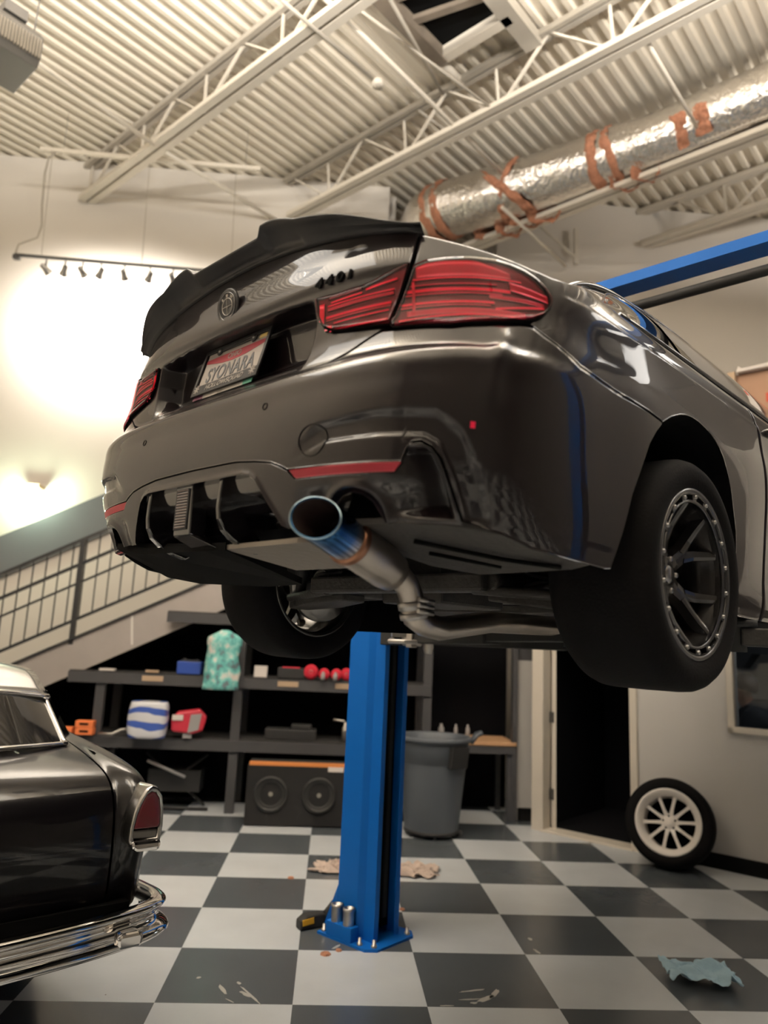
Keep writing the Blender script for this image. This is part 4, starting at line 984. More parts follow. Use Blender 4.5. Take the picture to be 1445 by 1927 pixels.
for x in (-.085, .085):
    mb = MB(); mb.lathe([(.0055, -.004), (.0055, -.0065), (0, -.0070)], (x, 0, .064), (0, 1, 0), 10); pp(mb, 'plate_screw', 'bolt')
ptext('frame_letters', 'HOLLOWSQUAD', .0225, 'plate', 0, -.063, y=-.0050, sx=1.08, shear=.35, bold=.0003)
for x in (-.139, .139):
    mb = MB()
    for k in range(4): a = PI/4*k; mb.bar((x-.015*math.cos(a), -.0052, -.060-.015*math.sin(a)), (x+.015*math.cos(a), -.0052, -.060+.015*math.sin(a)), .003, .0012, up=(0, 1, 0))
    pp(mb, 'frame_emblem', 'plate')
mb = MB(); mb.box((.128, .0005, .0610), (.034, .003, .010)); pp(mb, 'registration_sticker', 'sticker')
mb = MB(); mb.box((.05, .004, -.0865), (.155, .002, .012), m=0); mb.box((.12, .0032, -.0865), (.042, .002, .0125), m=1); mb.box((-.13, .0032, -.0865), (.05, .002, .012), m=2); mb.box((-.06, .004, -.0865), (.12, .002, .012), m=0); pp(mb, 'plate_lower_edge', ['plate', 'greens', 'purple'])
MB().lathe([(0, .004), (.006, .003), (.008, 0), (.009, -.006)], (.0, -.907, .876), (0, -1, -.1), 14).build('rear_camera', 'gloss', CAR)
# round badge
p, n = BN(0, .968, .0090)
Mb = Matrix.Translation(p) @ Matrix.Rotation(math.atan2(n.z, -n.y), 4, 'X')
bd = MB().lathe([(.0535, .004), (.0535, 0), (.050, -.003), (.045, -.002), (0, -.002)], (0, 0, 0), (0, 1, 0), 48).build('round_badge', 'satin', CAR); bd.matrix_local = Mb
MB().lathe([(.0415, -.0018), (.0415, -.0042), (.0390, -.0048), (.0385, -.002)], (0, 0, 0), (0, 1, 0), 48).build('badge_rim', 'ring', bd)
MB().lathe([(.0253, -.0018), (.0253, -.0036), (.0242, -.0036), (.0242, -.0018)], (0, 0, 0), (0, 1, 0), 40).build('badge_inner_ring', 'alu', bd)
mb = MB(); mb.box((0, -.0030, 0), (.048, .0012, .0011)).box((0, -.0030, 0), (.0011, .0012, .048)); mb.build('badge_cross', 'alu', bd)
for ch, a in (('B', 42), ('M', 0), ('W', -42)):
    r_ = math.radians(a); text_obj('badge_letter', ch, .0125, 'alu', bd, Matrix.Translation((-.0318*math.sin(r_), -.0026, .0318*math.cos(r_))) @ Matrix.Rotation(-r_, 4, 'Y') @ RX, ext=.0004, bold=.0002)
# model digits
for ch, s_ in (('4', .402), ('4', .435), ('0', .468), ('i', .498)):
    p, n = BN(s_, .914, .0085); t_ = (BN(s_+.01, .914)[0]-BN(s_-.01, .914)[0]).normalized(); u_ = t_.cross(n)*-1
    if u_.z < 0: u_ = -u_
    text_obj('badge_letter', ch, .034, 'gap', CAR, Matrix.Translation(p) @ Matrix((t_, u_, n)).transposed().to_4x4(), ext=.0022, sx=1.25, shear=.12, bold=.0016)

# ------------------------------------------------------------------ two-post lift
t = LIFT = thing('car_lift_post', 'bright blue steel lift post standing on the checkered floor below the raised coupe', 'lift', (.30, 4.50, 0), R45)
# local x faces the car, local y the camera's far side
def chan(mb, z0, z1):
    o_ = [(-.13, -.13), (.02, -.13), (.055, -.105), (.13, -.105), (.13, -.07), (.122, -.07), (.122, -.097), (.050, -.097), (.015, -.122), (-.122, -.122),
          (-.122, .122), (.015, .122), (.050, .097), (.122, .097), (.122, .07), (.13, .07), (.13, .105), (.055, .105), (.02, .13), (-.13, .13)]
    k = len(o_); a = mb.add([(x, y, z0) for x, y in o_]); b = mb.add([(x, y, z1) for x, y in o_])
    for i in range(k): mb.face((a+i, a+(i+1) % k, b+(i+1) % k, b+i))
    h = k//2
    for i in range(h-1):
        for s, q in ((b, 1), (a, -1)): f_ = (s+i, s+i+1, s+k-2-i, s+k-1-i); mb.face(f_ if q > 0 else f_[::-1])
mb = MB(); chan(mb, .012, 3.42); mb.build('column', 'blue', t)
mb = MB(); mb.prism([(-.21, -.20), (.15, -.20), (.20, -.15), (.20, .15), (.15, .20), (-.21, .20)], lambda u, v, w_: (u, v, w_), .014); mb.build('base_plate', 'blue', t)
mb = MB()
for y in (-.131, .123): mb.prism([(-.13, .012), (-.235, .012), (-.13, .26)], lambda u, v, w_: (u, y+w_, v), .008)
mb.build('gusset', 'blue', t)
mb = MB(); mb.box((.105, -.055, 1.75), (.014, .02, 3.3)); mb.box((.06, .045, 1.75), (.03, .03, 3.3)); mb.build('chain_guard', 'rubber', t)
mb = MB(); mb.box((-.02, 0, 1.7), (.16, .18, 3.3)); mb.build('inner_liner', 'gap', t)
for (x, y) in ((-.185, -.17), (.165, -.14), (.165, .14), (-.18, .17), (.09, -.172)):
    mb = MB(); mb.lathe([(.016, .012), (.016, .026), (.010, .027), (.010, .05), (0, .052)], (x, y, 0), n=8); mb.build('anchor_bolt', 'alu', t)
mb = MB(); mb.box((-.05, -.166, .05), (.19, .064, .075)); br = mb.build('adapter_holder', 'blue', t, bevel=.004)
for x in (-.095, -.005):
    a_ = MB().lathe([(.031, 0), (.031, .10), (.034, .102), (.034, .115), (.026, .115), (.024, .09), (0, .09)], (x, -.166, .06), n=24); a_.build('height_adapter', 'alu', br)
# carriage and arms (they lift with the post's carriage)
mb = MB(); mb.box((.05, 0, 1.95), (.20, .17, .62)); mb.box((.17, 0, 1.66), (.10, .30, .10)); mb.build('carriage', 'rubber', t, bevel=.006)
Wl = lambda p: Matrix.Rotation(-R45, 3, 'Z') @ (V(p)-V((.30, 4.50, 0)))
def arm(p0, p1, name='swing_arm', pad=True, m_='rubber'):
    a, b = Wl(p0), Wl(p1); mb = MB(); mb.bar(a, a.lerp(b, .62), .11, .085); mb.bar(a.lerp(b, .5), b, .085, .06); o_ = mb.build(name, m_, t, bevel=.006)
    if pad: MB().lathe([(.02, -.05), (.03, -.05), (.03, .03), (.065, .035), (.065, .055), (0, .055)], b, n=20).build('arm_pad', 'rubber', o_)
    return o_
arm((.42, 4.36, 1.665), (.98, 3.00, 1.675)); arm((.44, 4.40, 1.665), (1.95, 4.25, 1.665))
mb = MB()
c = Wl((.46, 4.25, 1.66)); mb.lathe([(.05, -.05), (.06, -.04), (.06, .0), (.045, .01), (.045, .06), (0, .06)], c, n=20); mb.bar(c+V((-.02, -.16, .02)), c+V((.12, .05, .02)), .03, .05)
mb.tube([c+V((-.02, -.15, -.02)), c+V((.0, -.2, -.03)), c+V((.08, -.17, -.03)), c+V((.12, -.08, -.03))], .014, 8); mb.box(c+V((.06, -.08, .0)), (.04, .05, .12)); mb.lathe([(.02, -.09), (.03, -.06), (.03, .04), (0, .04)], c+V((.14, -.03, 0)), n=12)
mb.build('arm_lock', 'alu', t, bevel=.003)
t2 = thing('overhead_beam', 'blue overhead lift beam crossing above the coupe roof', 'beam', (1.5, 3.3, 3.45)); f = lambda p: V(p)-V((1.5, 3.3, 3.45))
mb = MB(); mb.bar(f((.30, 4.51, 3.475)), f((3.10, 1.71, 3.475)), .13, .055); mb.build('beam_body', 'blue', t2)
t2b = MB(); t2b.tube([f((.42, 4.39, 3.345)), f((3.0, 1.81, 3.345))], .026, 12)
o_ = t2b.build('safety_bar', 'rubber', loc=(1.5, 3.3, 3.45)); tag(o_, 'black padded safety bar hanging just under the blue overhead beam', 'bar')
r2 = thing('car_lift_post', 'second blue lift post on the right side of the coupe', 'lift', (3.10, 1.71, 0), R45+PI)
for ch in [c_ for c_ in LIFT.children if c_.name.split('.')[0] in ('column', 'base_plate', 'gusset', 'chain_guard', 'carriage')]:
    c_ = ch.copy(); C.objects.link(c_); c_.parent = r2
t = r2; Wl = lambda p: Matrix.Rotation(-(R45+PI), 3, 'Z') @ (V(p)-V((3.10, 1.71, 0)))
arm((2.62, 2.22, 1.665), (1.36, 2.42, 1.675), m_='cast'); arm((2.64, 2.25, 1.665), (2.30, 3.40, 1.675), m_='cast')

# black and yellow tool by the base plate
t = thing('tape_tool', 'black and yellow hand tool lying against the lift post base', 'tool', (-.02, 4.60, 0), .5)
mb = MB(); mb.prism([(-.09, 0), (.09, 0), (.10, .03), (.06, .075), (-.05, .075), (-.09, .05)], lambda u, v, w_: (u, w_-.035, v), .07); mb.build('tool_body', 'rubber', t, bevel=.01)
MB().box((-.045, -.037, .045), (.07, .006, .03), Matrix.Rotation(-.1, 3, 'Y')).build('yellow_cover', 'yellow', t)
mb = MB(); mb.tube([(.08, 0, .05), (.15, .02, .10), (.21, .04, .115)], .022, 8); mb.build('tool_handle', 'rubber', t)
MB().lathe([(0, .02), (.025, .01), (.025, -.01), (0, -.02)], (.20, .03, .135), (0, .3, 1), 12).build('yellow_knob', 'yellow', t)

# ------------------------------------------------------------------ classic car at left
CL = thing('classic_car', 'vintage black sedan with silver roof and chrome bumper parked at left', 'car', (-1.357, 2.544, 0), .63)
# local: x to its right side (toward the stair), y forward, rear bumper at y=0
def prof_c(x):        # rear profile (y, z) from the sill up over the trunk to the window base
    a = abs(x)/.93; r = a**4
    return [(y, z+.055) for y, z in _pc0(r)]
def _pc0(r):
    return [(.18+.05*r, .44), (.10+.05*r, .47), (.085+.05*r, .55), (.07+.06*r, .66), (.065+.07*r, .78), (.085+.07*r, .88), (.13+.07*r, .945-.00*r), (.20+.06*r, .985-.012*r), (.32+.02*r, 1.012-.02*r), (.50, 1.038-.03*r), (.72, 1.068-.04*r), (.95, 1.085-.05*r), (1.2, 1.10-.05*r)]
mb = MB(); mb.grid([[V((x, y, z)) for y, z in prof_c(x)] for x in linsp(-.765, .762, 60)], flip=True); mb.build('trunk_lid', 'paintc', CL, subsurf=1)
# fender: from the trunk seam out to the side with the raised tail pod
def fend(sg):
    P = []
    for k, x in enumerate([.771, .778, .786, .797, .81, .828, .85, .875, .90, .915, .925, .925]):
        e = sstep(.772, .84, x)*(1-sstep(.90, .93, x)*.35); out = sstep(.89, .925, x)
        row = []
        for (y, z) in prof_c(x):
            zz, yy = z, y
            if z >= .74: yy -= .075*e*sstep(.72, .86, z)*(1-sstep(1.045, 1.075, z))
            if z > .85: zz += .012*e*sstep(.9, 1.03, z)*(1-sstep(.5, 1.1, y))
            if z <= .6: yy += .03*e
            yy += .05*out*(1-sstep(.3, .5, y)); zz -= .05*out*sstep(.9, 1.05, z)
            row.append(V((x*sg, yy, zz)))
        P.append(row)
    P.append([V((.935*sg, max(.35, p.y+.25) if p.z < 1.02 else p.y+.02, p.z-.06*sstep(.95, 1.05, p.z))) for p in P[-1]])
    mb = MB(); mb.grid(P, flip=sg > 0); mb.build('rear_fender', 'paintc', CL, subsurf=1)
    mb = MB(); mb.grid([[V((sg*(.935-.03*abs((z-.7)/.3)**2*(.5 if z > .7 else .3)), y, z)) for z in linsp(.40, 1.01, 12)] for y in linsp(.33, 4.4, 60)], flip=sg > 0)
    keep = [i for i, f_ in enumerate(mb.f) if not any(math.hypot(sum(mb.v[k][1] for k in f_)/4-yc, sum(mb.v[k][2] for k in f_)/4-.34) < .37 for yc in (1.25, 4.0))]
    mb.f = [mb.f[i] for i in keep]; mb.m = [0]*len(keep); mb.s = [True]*len(keep); mb.build('body_side', 'paintc', CL)
    # tail lamp: chrome hood, red teardrop, grey lower lens, chrome base
    yy = -.005
    def tp(u, v, w_): return (sg*(.862+u), yy+w_+(v-.74)*.10+abs(u)*.15, .91+(v-.84)*.88)
    out = [(.040, .735), (.050, .80), (.050, .87), (.042, .925), (.022, .958), (.0, .965), (-.020, .950), (-.042, .905), (-.058, .86), (-.070, .80), (-.074, .755), (-.066, .728)]
    mb = MB(); n0 = len(out); rings = []
    for q, w_ in ((1.0, .10), (1.05, .0), (1.0, -.022), (.86, -.020), (.80, .0)):
        cx, cz = -.01, .84; rings.append(mb.add([tp(cx+(u-cx)*q, cz+(v-cz)*q, w_) for u, v in out]))
    for i in range(len(rings)-1):
        for j in range(n0): mb.face((rings[i]+j, rings[i]+(j+1) % n0, rings[i+1]+(j+1) % n0, rings[i+1]+j), 0, True)
    h = mb.build('tail_lamp_bezel', 'chromed', CL)
    mb = MB(); lens_o = [(-.01+(u+.01)*.84, .84+(v-.84)*.84) for u, v in out if v > .79]; 
    lens_p = [(.032, .795)]+[q for q in lens_o]+[(-.062, .795)]
    mb.prism(lens_p, lambda u, v, w_: tp(u, v, -.020+w_), .03); mb.build('red_lens', 'redlens', h, bevel=.006)
    mb = MB(); mb.prism([(.033, .753), (.034, .788), (-.062, .788), (-.064, .756)], lambda u, v, w_: tp(u, v, -.012+w_), .03); mb.build('reverse_lens', 'clear', h, bevel=.006)
    mb = MB(); mb.prism([(.045, .712), (.046, .748), (-.072, .750), (-.068, .718), (-.05, .706), (.03, .704)], lambda u, v, w_: tp(u, v, -.030+w_), .06); mb.build('lamp_base', 'chrome', h, bevel=.012)
fend(1); fend(-1)
# seam between lid and fender is the open gap over this dark liner
mb = MB(); mb.box((0, .9, .72), (1.66, 1.3, .5)); mb.box((0, 2.6, .62), (1.7, 3.4, .55)); mb.build('body_liner', 'gap', CL)
# bumper: swept C section with wrap-round end
def bump_path():
    return [(-.95, .34), (-.965, .24), (-.972, .15), (-.955, .075), (-.90, .025), (-.80, -.015), (-.6, -.055), (-.3, -.085), (0, -.095), (.3, -.085), (.6, -.055), (.80, -.015), (.90, .025), (.955, .075), (.972, .15), (.965, .24), (.95, .34)]
secb = [(.020, .600), (-.010, .610), (-.030, .600), (-.040, .580), (-.035, .560), (-.010, .535), (-.004, .500), (-.012, .470), (-.040, .452), (-.055, .430), (-.055, .405), (-.040, .385), (-.010, .372), (.03, .368)]
bp = bump_path(); fp = []
for i in range(len(bp)-1):
    p0, p1, p2, p3 = bp[max(i-1, 0)], bp[i], bp[i+1], bp[min(i+2, len(bp)-1)]
    for k in range(8):
        q = k/8; fp.append(tuple(.5*((2*p1[j])+(-p0[j]+p2[j])*q+(2*p0[j]-5*p1[j]+4*p2[j]-p3[j])*q*q+(-p0[j]+3*p1[j]-3*p2[j]+p3[j])*q**3) for j in (0, 1)))
fp.append(bp[-1]); P = []
for i, (x, y) in enumerate(fp):
    a, b = fp[max(i-1, 0)], fp[min(i+1, len(fp)-1)]; tx, ty = b[0]-a[0], b[1]-a[1]; L = math.hypot(tx, ty); nx, ny = -ty/L, tx/L     # inward normal
    P.append([V((x+nx*o_, y+ny*o_, .598-(.61-z)*.57)) for o_, z in secb])
mb = MB(); mb.grid(P, flip=False); b_ = mb.build('rear_bumper', 'chrome', CL, subsurf=1)
for x in (.80, -.80):
    mb = MB(); mb.prism([(-.045, .480), (.045, .480), (.05, .515), (.04, .532), (-.04, .532), (-.05, .515)], lambda u, v, w_: (x+u, -.085+.03*(abs(x)-.7)+w_, v), .08); mb.build('bumper_port', 'chrome', b_, bevel=.012)
mb = MB(); mb.box((0, .14, .53), (1.7, .12, .12)); mb.build('bumper_valance', 'gap', CL)
# cabin: rear window, pillars, silver roof
def roofp(x, y):
    a = x/.70; return V((x, y, 1.475-.065*abs(a)**2.6-.13*(1-sstep(.80, 1.45, y))**2-.10*sstep(2.8, 3.8, y)))
mb = MB(); mb.grid([[roofp(x, y+.12*(x/.7)**2) for x in linsp(-.70, .70, 30)] for y in linsp(.80, 3.6, 40)], flip=False); mb.build('roof', 'silver', CL, solid=.02)
def rwin(x, v):
    a = x/.72; xx = x*(1-.05*v); return V((xx, .50+.30*v+.16*abs(a)**3*(1-.3*v), 1.115+.225*v-.010*abs(a)**2-.045*v*abs(a)**2.5))
mb = MB(); mb.grid([[rwin(x, v) for v in linsp(0, 1, 12)] for x in linsp(-.72, .72, 40)], flip=True); gw = mb.build('rear_window', 'glass_dark', CL)
MB().tube([rwin(x, 0)+V((0, -.008, .004)) for x in linsp(-.73, .73, 40)], .011, 8).build('window_trim', 'chrome', gw)
MB().tube([rwin(.725, v)+V((0, -.004, 0)) for v in linsp(0, 1.05, 10)], .010, 8).build('window_trim', 'chrome', gw); MB().tube([rwin(-.725, v)+V((0, -.004, 0)) for v in linsp(0, 1.05, 10)], .010, 8).build('window_trim', 'chrome', gw)
MB().tube([roofp(x, .79+.12*(x/.7)**2)+V((0, -.005, -.006)) for x in linsp(-.70, .70, 30)], .012, 8).build('roof_edge_trim', 'chrome', CL)
for sg in (1, -1):
    MB().tube([V((sg*.705, .92, 1.28)), V((sg*.71, 1.3, 1.385)), V((sg*.71, 2.8, 1.405)), V((sg*.71, 3.6, 1.31))], .014, 8).build('drip_rail', 'chrome', CL)
    mb = MB(); mb.grid([[V((sg*(.86-(.86-.705)*v), y-.0*v, 1.07+(.33)*v*(1-.25*(1-sstep(.95, 1.4, y))))) for v in linsp(0, 1, 6)] for y in linsp(.95, 3.7, 30)], flip=sg > 0); mb.build('side_window', 'glass_dark', CL)
    mb = MB(); mb.grid([[V((sg*(.93-(.93-.80)*v), y, 1.005+(.085)*v)) for v in linsp(0, 1, 5)] for y in linsp(.5, 4.4, 30)], flip=sg > 0); mb.build('shoulder', 'paintc', CL)
mb = MB(); mb.grid([[V((x, y, 1.10-.03*(x/.8)**2-.05*sstep(3.9, 5, y))) for x in linsp(-.8, .8, 12)] for y in linsp(3.7, 4.9, 10)]); mb.build('hood', 'paintc', CL)
for (x, y, fl) in ((.76, 1.25, 0), (-.76, 1.25, 1), (.76, 4.0, 0), (-.76, 4.0, 1)):
    w_ = MB().lathe([(.20, .09), (.30, .10), (.335, .07), (.34, 0), (.335, -.07), (.30, -.10), (.20, -.09)], ax=(1, 0, 0), n=48).build('wheel', 'tire', CL, loc=(x, y, .34), rot=(0, 0, PI if fl else 0))
    MB().lathe([(.0, .10), (.06, .10), (.10, .07), (.20, .09)], ax=(1, 0, 0), n=40).build('hub_cap', 'chromed', w_)
tag(CL)

# ------------------------------------------------------------------ shelving under the stair
YF = 7.42
t = thing('storage_shelf', 'long dark grey storage shelving under the staircase', 'shelf', (-.3, 7.72, 0)); f = lambda x, y, z: (x+.3, y-7.72, z)
for x in (-3.5, -2.19, -.88, .975):
    for y in (YF+.03, 8.05):
        MB().box(f(x, y, .93 if x > -2 else .63), (.085, .06, 1.86 if x > -2 else 1.26)).build('upright', 'shelf', t)
for (z, x0_, x1_) in ((.665, -3.6, 1.0), (1.255, -2.50, 1.0), (1.86, -1.62, 1.0)):
    MB().box(f((x0_+x1_)/2, YF, z-.05), (x1_-x0_, .045, .10)).build('front_beam', 'shelf', t)
    MB().box(f((x0_+x1_)/2, 7.74, z), (x1_-x0_, .62, .025)).build('shelf_board', 'shelfb', t)
for (x, z) in ((-1.70, 1.215), (-.40, 1.215), (.16, 1.215), (1.2, 1.70), (1.58, 1.70)):
    MB().box(f(x, YF-.025 if x < 1 else YF+.05, z), (.20 if x < 1 else .17, .006, .05)).build('tape_label', 'tan', t)
t = thing('workbench', 'low bench with a pale wooden top behind the grey bin', 'bench', (1.42, 7.72, 0)); f = lambda x, y, z: (x-1.42, y-7.72, z)
MB().box(f(1.45, 7.74, .72), (.86, .60, .035)).build('bench_top', 'wood', t, bevel=.004)
MB().box(f(1.45, 7.47, .66), (.82, .04, .07)).build('front_rail', 'shelf', t)
for x in (1.08, 1.82):
    for y in (7.5, 8.0): MB().box(f(x, y, .35), (.05, .05, .70)).build('leg', 'shelf', t)
mb = MB(); mb.box((1.865, 7.50, .85), (.05, .08, 1.7)); struct(mb.build('trim_4', 'shelf'))
for (x, z, r) in ((1.15, .80, .03), (1.30, .79, .02), (1.42, .80, .022)):
    o_ = MB().lathe([(0, 0), (r, 0), (r, .10), (r*.5, .12), (r*.5, .14), (0, .14)], n=14).build('spray_can', 'greyp', loc=(x, 7.62, .738)); tag(o_, ('small grey can on the wooden bench, nearest the bin', 'small grey can in the middle of the wooden bench', 'small grey can at the right on the wooden bench')[int((x-1.1)*7) if x < 1.4 else 2], 'can', 'cans on the bench')

ZT, ZM = 1.268, .678
def item(o_, label, cat, group=None): return tag(o_, label, cat, group)
# blue bin, teal bag, cards on the upper shelf
t = thing('battery_box', 'small bright blue box with dark terminals on the upper shelf', 'box', (-1.37, 7.50, ZT))
MB().box((0, 0, .06), (.23, .17, .12)).build('box_body', 'bluep', t, bevel=.008)
mb = MB(); mb.lathe([(.015, .12), (.015, .15), (0, .15)], (-.06, 0, 0), n=10).lathe([(.015, .12), (.015, .145), (0, .145)], (.06, 0, 0), n=10); mb.box((0, 0, .128), (.18, .1, .015)); mb.build('terminals', 'dark', t)
mb = MB(); P = []
for i in range(17):
    row = []
    for j in range(29):
        th = 2*PI*j/28; z = -.10+.56*i/16; wx = .165*(1-.15*(i/16)**2)*(1-.75*sstep(.88, 1, i/16)); wy = .09*(1-.5*(i/16))*(1-.7*sstep(.85, 1, i/16))
        nz = noise.noise(V((math.cos(th)*2, math.sin(th)*2, z*7)))*.03; row.append(V(((wx+nz)*math.cos(th), (wy+nz)*math.sin(th), z)))
    P.append(row)
mb.grid(P); mb.face([mb.add([p])for p in P[0][:-1]][::-1]); mb.face([mb.add([p]) for p in P[-1][:-1]])
item(mb.build('shopping_bag', 'teal', loc=(-1.03, 7.28, 1.245), merge=1e-4), 'teal and white patterned bag hanging over the edge of the upper shelf', 'bag')
item(MB().box((0, 0, .055), (.125, .06, .11)).build('card_box', 'paper', loc=(-.675, 7.44, ZT), bevel=.003), 'small white carton just right of the shelf upright', 'box')
t = thing('parts_case', 'black open case with pink rim on the upper shelf', 'case', (-.38, 7.50, ZT)); MB().box((0, 0, .05), (.26, .2, .10)).build('case_body', 'dark', t, bevel=.006); MB().box((0, -.09, .106), (.17, .02, .012)).build('pink_strip', 'redp', t)
def pad(x, r, m_, label, y=7.42):
    mb = MB(); mb.lathe([(0, -.035), (r*.3, -.04), (r*.9, -.035), (r, -.01), (r, .01), (r*.8, .04), (0, .04)], (0, 0, r), (0, 1, 0), 28)
    mb.lathe([(r*.22, -.046), (r*.26, -.038)], (0, 0, r), (0, 1, 0), 16, m=1)
    return item(mb.build('buffing_pad', [m_, 'paper'], loc=(x, y, ZT)), label, 'polishing pad', 'red pads on the upper shelf')
pad(-.185, .072, 'redpad', 'largest round red buffing pad, left of the others on the upper shelf')
pad(-.055, .056, 'redpad', 'second red buffing pad beside the largest one'); pad(.065, .056, 'redpad', 'third red buffing pad from the left'); pad(.165, .060, 'redpad', 'red buffing pad nearest the blue post', 7.46)
for k, (x, lb) in enumerate(((-.055, 'small pale bottle in front of the second red pad'), (.065, 'small pale bottle in front of the third red pad'))):
    item(MB().lathe([(0, 0), (.022, 0), (.022, .05), (.012, .065), (.012, .08), (0, .08)], n=14).build('small_bottle', 'greyp', loc=(x-.01, 7.345, ZT)), lb, 'bottle', 'small bottles before the red pads')
item(MB().box((0, 0, .012), (.12, .05, .024)).build('small_tin', 'tan', loc=(-1.72, 7.44, ZT), bevel=.004), 'small tan tin lying on the upper shelf left of the blue box', 'tin')
item(MB().box((0, 0, .012), (.14, .08, .02)).build('paper_slip', 'paper', loc=(-2.15, 7.46, ZT)), 'thin pale slip lying at the left end of the upper shelf', 'paper')
# lower shelf
mb = MB(); P = []
for i in range(13):
    row = []
    for j in range(33):
        th = 2*PI*j/32; z = .33*i/12; k = (1-.10*((i/12-.5)*2)**4); ex = 3.2
        cx = math.copysign(abs(math.cos(th))**(2/ex), math.cos(th)); cy = math.copysign(abs(math.sin(th))**(2/ex), math.sin(th))
        nz = 1+.06*noise.noise(V((cx*3, cy*3, z*9))); row.append(V((.18*cx*k*nz, .11*cy*k*nz, z)))
    P.append(row)
mb.grid(P); mb.face([mb.add([p]) for p in P[0][:-1]][::-1]); mb.face([mb.add([p]) for p in P[-1][:-1]])
item(mb.build('towel_pack', 'wrap', loc=(-1.68, 7.30, ZM), merge=1e-4), 'blue and white wrapped pack of paper towels on the lower shelf', 'pack')
t = thing('red_package', 'red and grey packet slumped beside the blue and white towel pack', 'package', (-1.315, 7.34, ZM), .15)
MB().prism([(-.15, .06), (.05, .04), (.14, .07), (.17, .2), (.10, .27), (-.10, .24), (-.16, .18)], lambda u, v, w_: (u, w_, v), .14).build('packet_body', 'redp', t, bevel=.02)
MB().prism([(.00, .05), (.10, .08), (.12, .23), (.02, .22)], lambda u, v, w_: (u, w_-.006, v), .02).build('grey_label', 'greyp', t); MB().box((-.10, -.005, .19), (.10, .012, .05)).build('pale_label', 'paper', t)
MB().box((0, .06, .03), (.08, .08, .06)).build('packet_foot', 'greyp', t)
for (x, z, k) in ((-2.455, 0, 0), (-2.265, 0, 1), (-2.27, .066, 2)):
    t = thing('battery_pack', ('orange tool block behind the classic car roof, lying alone', 'lower orange tool block of the stack by the shelf upright', 'upper orange tool block of the stack by the shelf upright')[k], 'tool block', (x, 7.36, ZM+z), 0, 'orange blocks on the lower shelf')
    MB().box((0, 0, .032), (.16, .10, .062)).build('block_body', 'orange', t, bevel=.005); MB().box((0, -.051, .034), (.08, .004, .02)).build('dark_slot', 'gap', t)
item(MB().tube([(-.08, 0, .01), (.05, 0, .012), (.12, .03, .05), (.2, .05, .06)], .012, 8).build('spanner', 'alu', loc=(-2.06, 7.34, ZM+.005)), 'pale metal wrench lying left of the towel pack', 'tool')
item(MB().tube([(-.07, 0, .10), (.03, 0, .09), (.05, 0, .075)], .012, 8).lathe([(0, -.11), (.03, -.11), (.03, .02), (.014, .05), (.012, .08), (0, .08)], (.05, 0, 0), n=14).build('spray_bottle', 'alu', loc=(.13, 7.50, ZM+.11)), 'small silver spray bottle standing beside the blue post', 'spray bottle')
item(MB().box((0, 0, .05), (.5, .24, .10)).box((.1, 0, .12), (.2, .15, .05)).build('tool_case', 'dark', loc=(-.35, 7.6, ZM), bevel=.01), 'low black tool case on the lower shelf left of the post', 'case')
# dark things under the shelf
t = thing('folded_stool', 'dark frame with a grey slanting tube on the floor under the shelf', 'stool', (-1.45, 7.62, 0))
MB().tube([(-.25, -.1, .44), (.12, -.1, .30)], .014, 8).build('slanting_tube', 'greyp', t)
mb = MB(); mb.tube([(-.3, 0, .02), (.3, 0, .50)], .014, 8).tube([(.3, .05, .02), (-.3, .05, .50)], .014, 8); mb.box((0, .1, .25), (.5, .25, .2)); mb.tube([(-.35, -.12, .02), (.36, -.12, .02)], .014, 8); mb.build('frame', 'dark', t)
t = thing('tool_bag', 'lumpy black bag on the floor under the left shelf', 'bag', (-2.55, 7.7, 0)); mb = MB(); mb.lathe([(0, 0), (.26, 0), (.3, .12), (.25, .3), (.1, .38), (0, .38)], n=20); mb.build('bag_body', 'dark', t); MB().tube([(-.1, 0, .36), (-.06, 0, .46), (.06, 0, .46), (.1, 0, .36)], .014, 8).build('handle', 'dark', t)
# subwoofer box
t = thing('speaker_box', 'black subwoofer box with two round drivers and orange wood top edge', 'speaker', (-.24, 7.16, 0), .02)
MB().box((0, 0, .265), (.90, .40, .51)).build('cabinet', 'box', t, bevel=.006)
MB().box((0, -.17, .532), (.87, .06, .028)).build('wood_edge', 'orangew', t); MB().box((.34, -.202, .500), (.14, .005, .04)).build('label_card', 'paper', t)
for x in (-.23, .20):
    d_ = MB().lathe([(.155, -.003), (.150, -.016), (.128, -.014), (.122, -.004), (.07, .03), (.045, .035)], (x, -.203, .275), (0, 1, 0), 40).build('driver', 'cone', t)
    MB().lathe([(.09, .012), (.105, -.008), (.12, -.006)], (x, -.203, .275), (0, 1, 0), 40).build('surround', 'rubber', d_)
    MB().lathe([(.048, .03), (.04, .012), (.02, .003), (0, 0)], (x, -.203, .275), (0, 1, 0), 24).build('dust_cap', 'conec', d_)

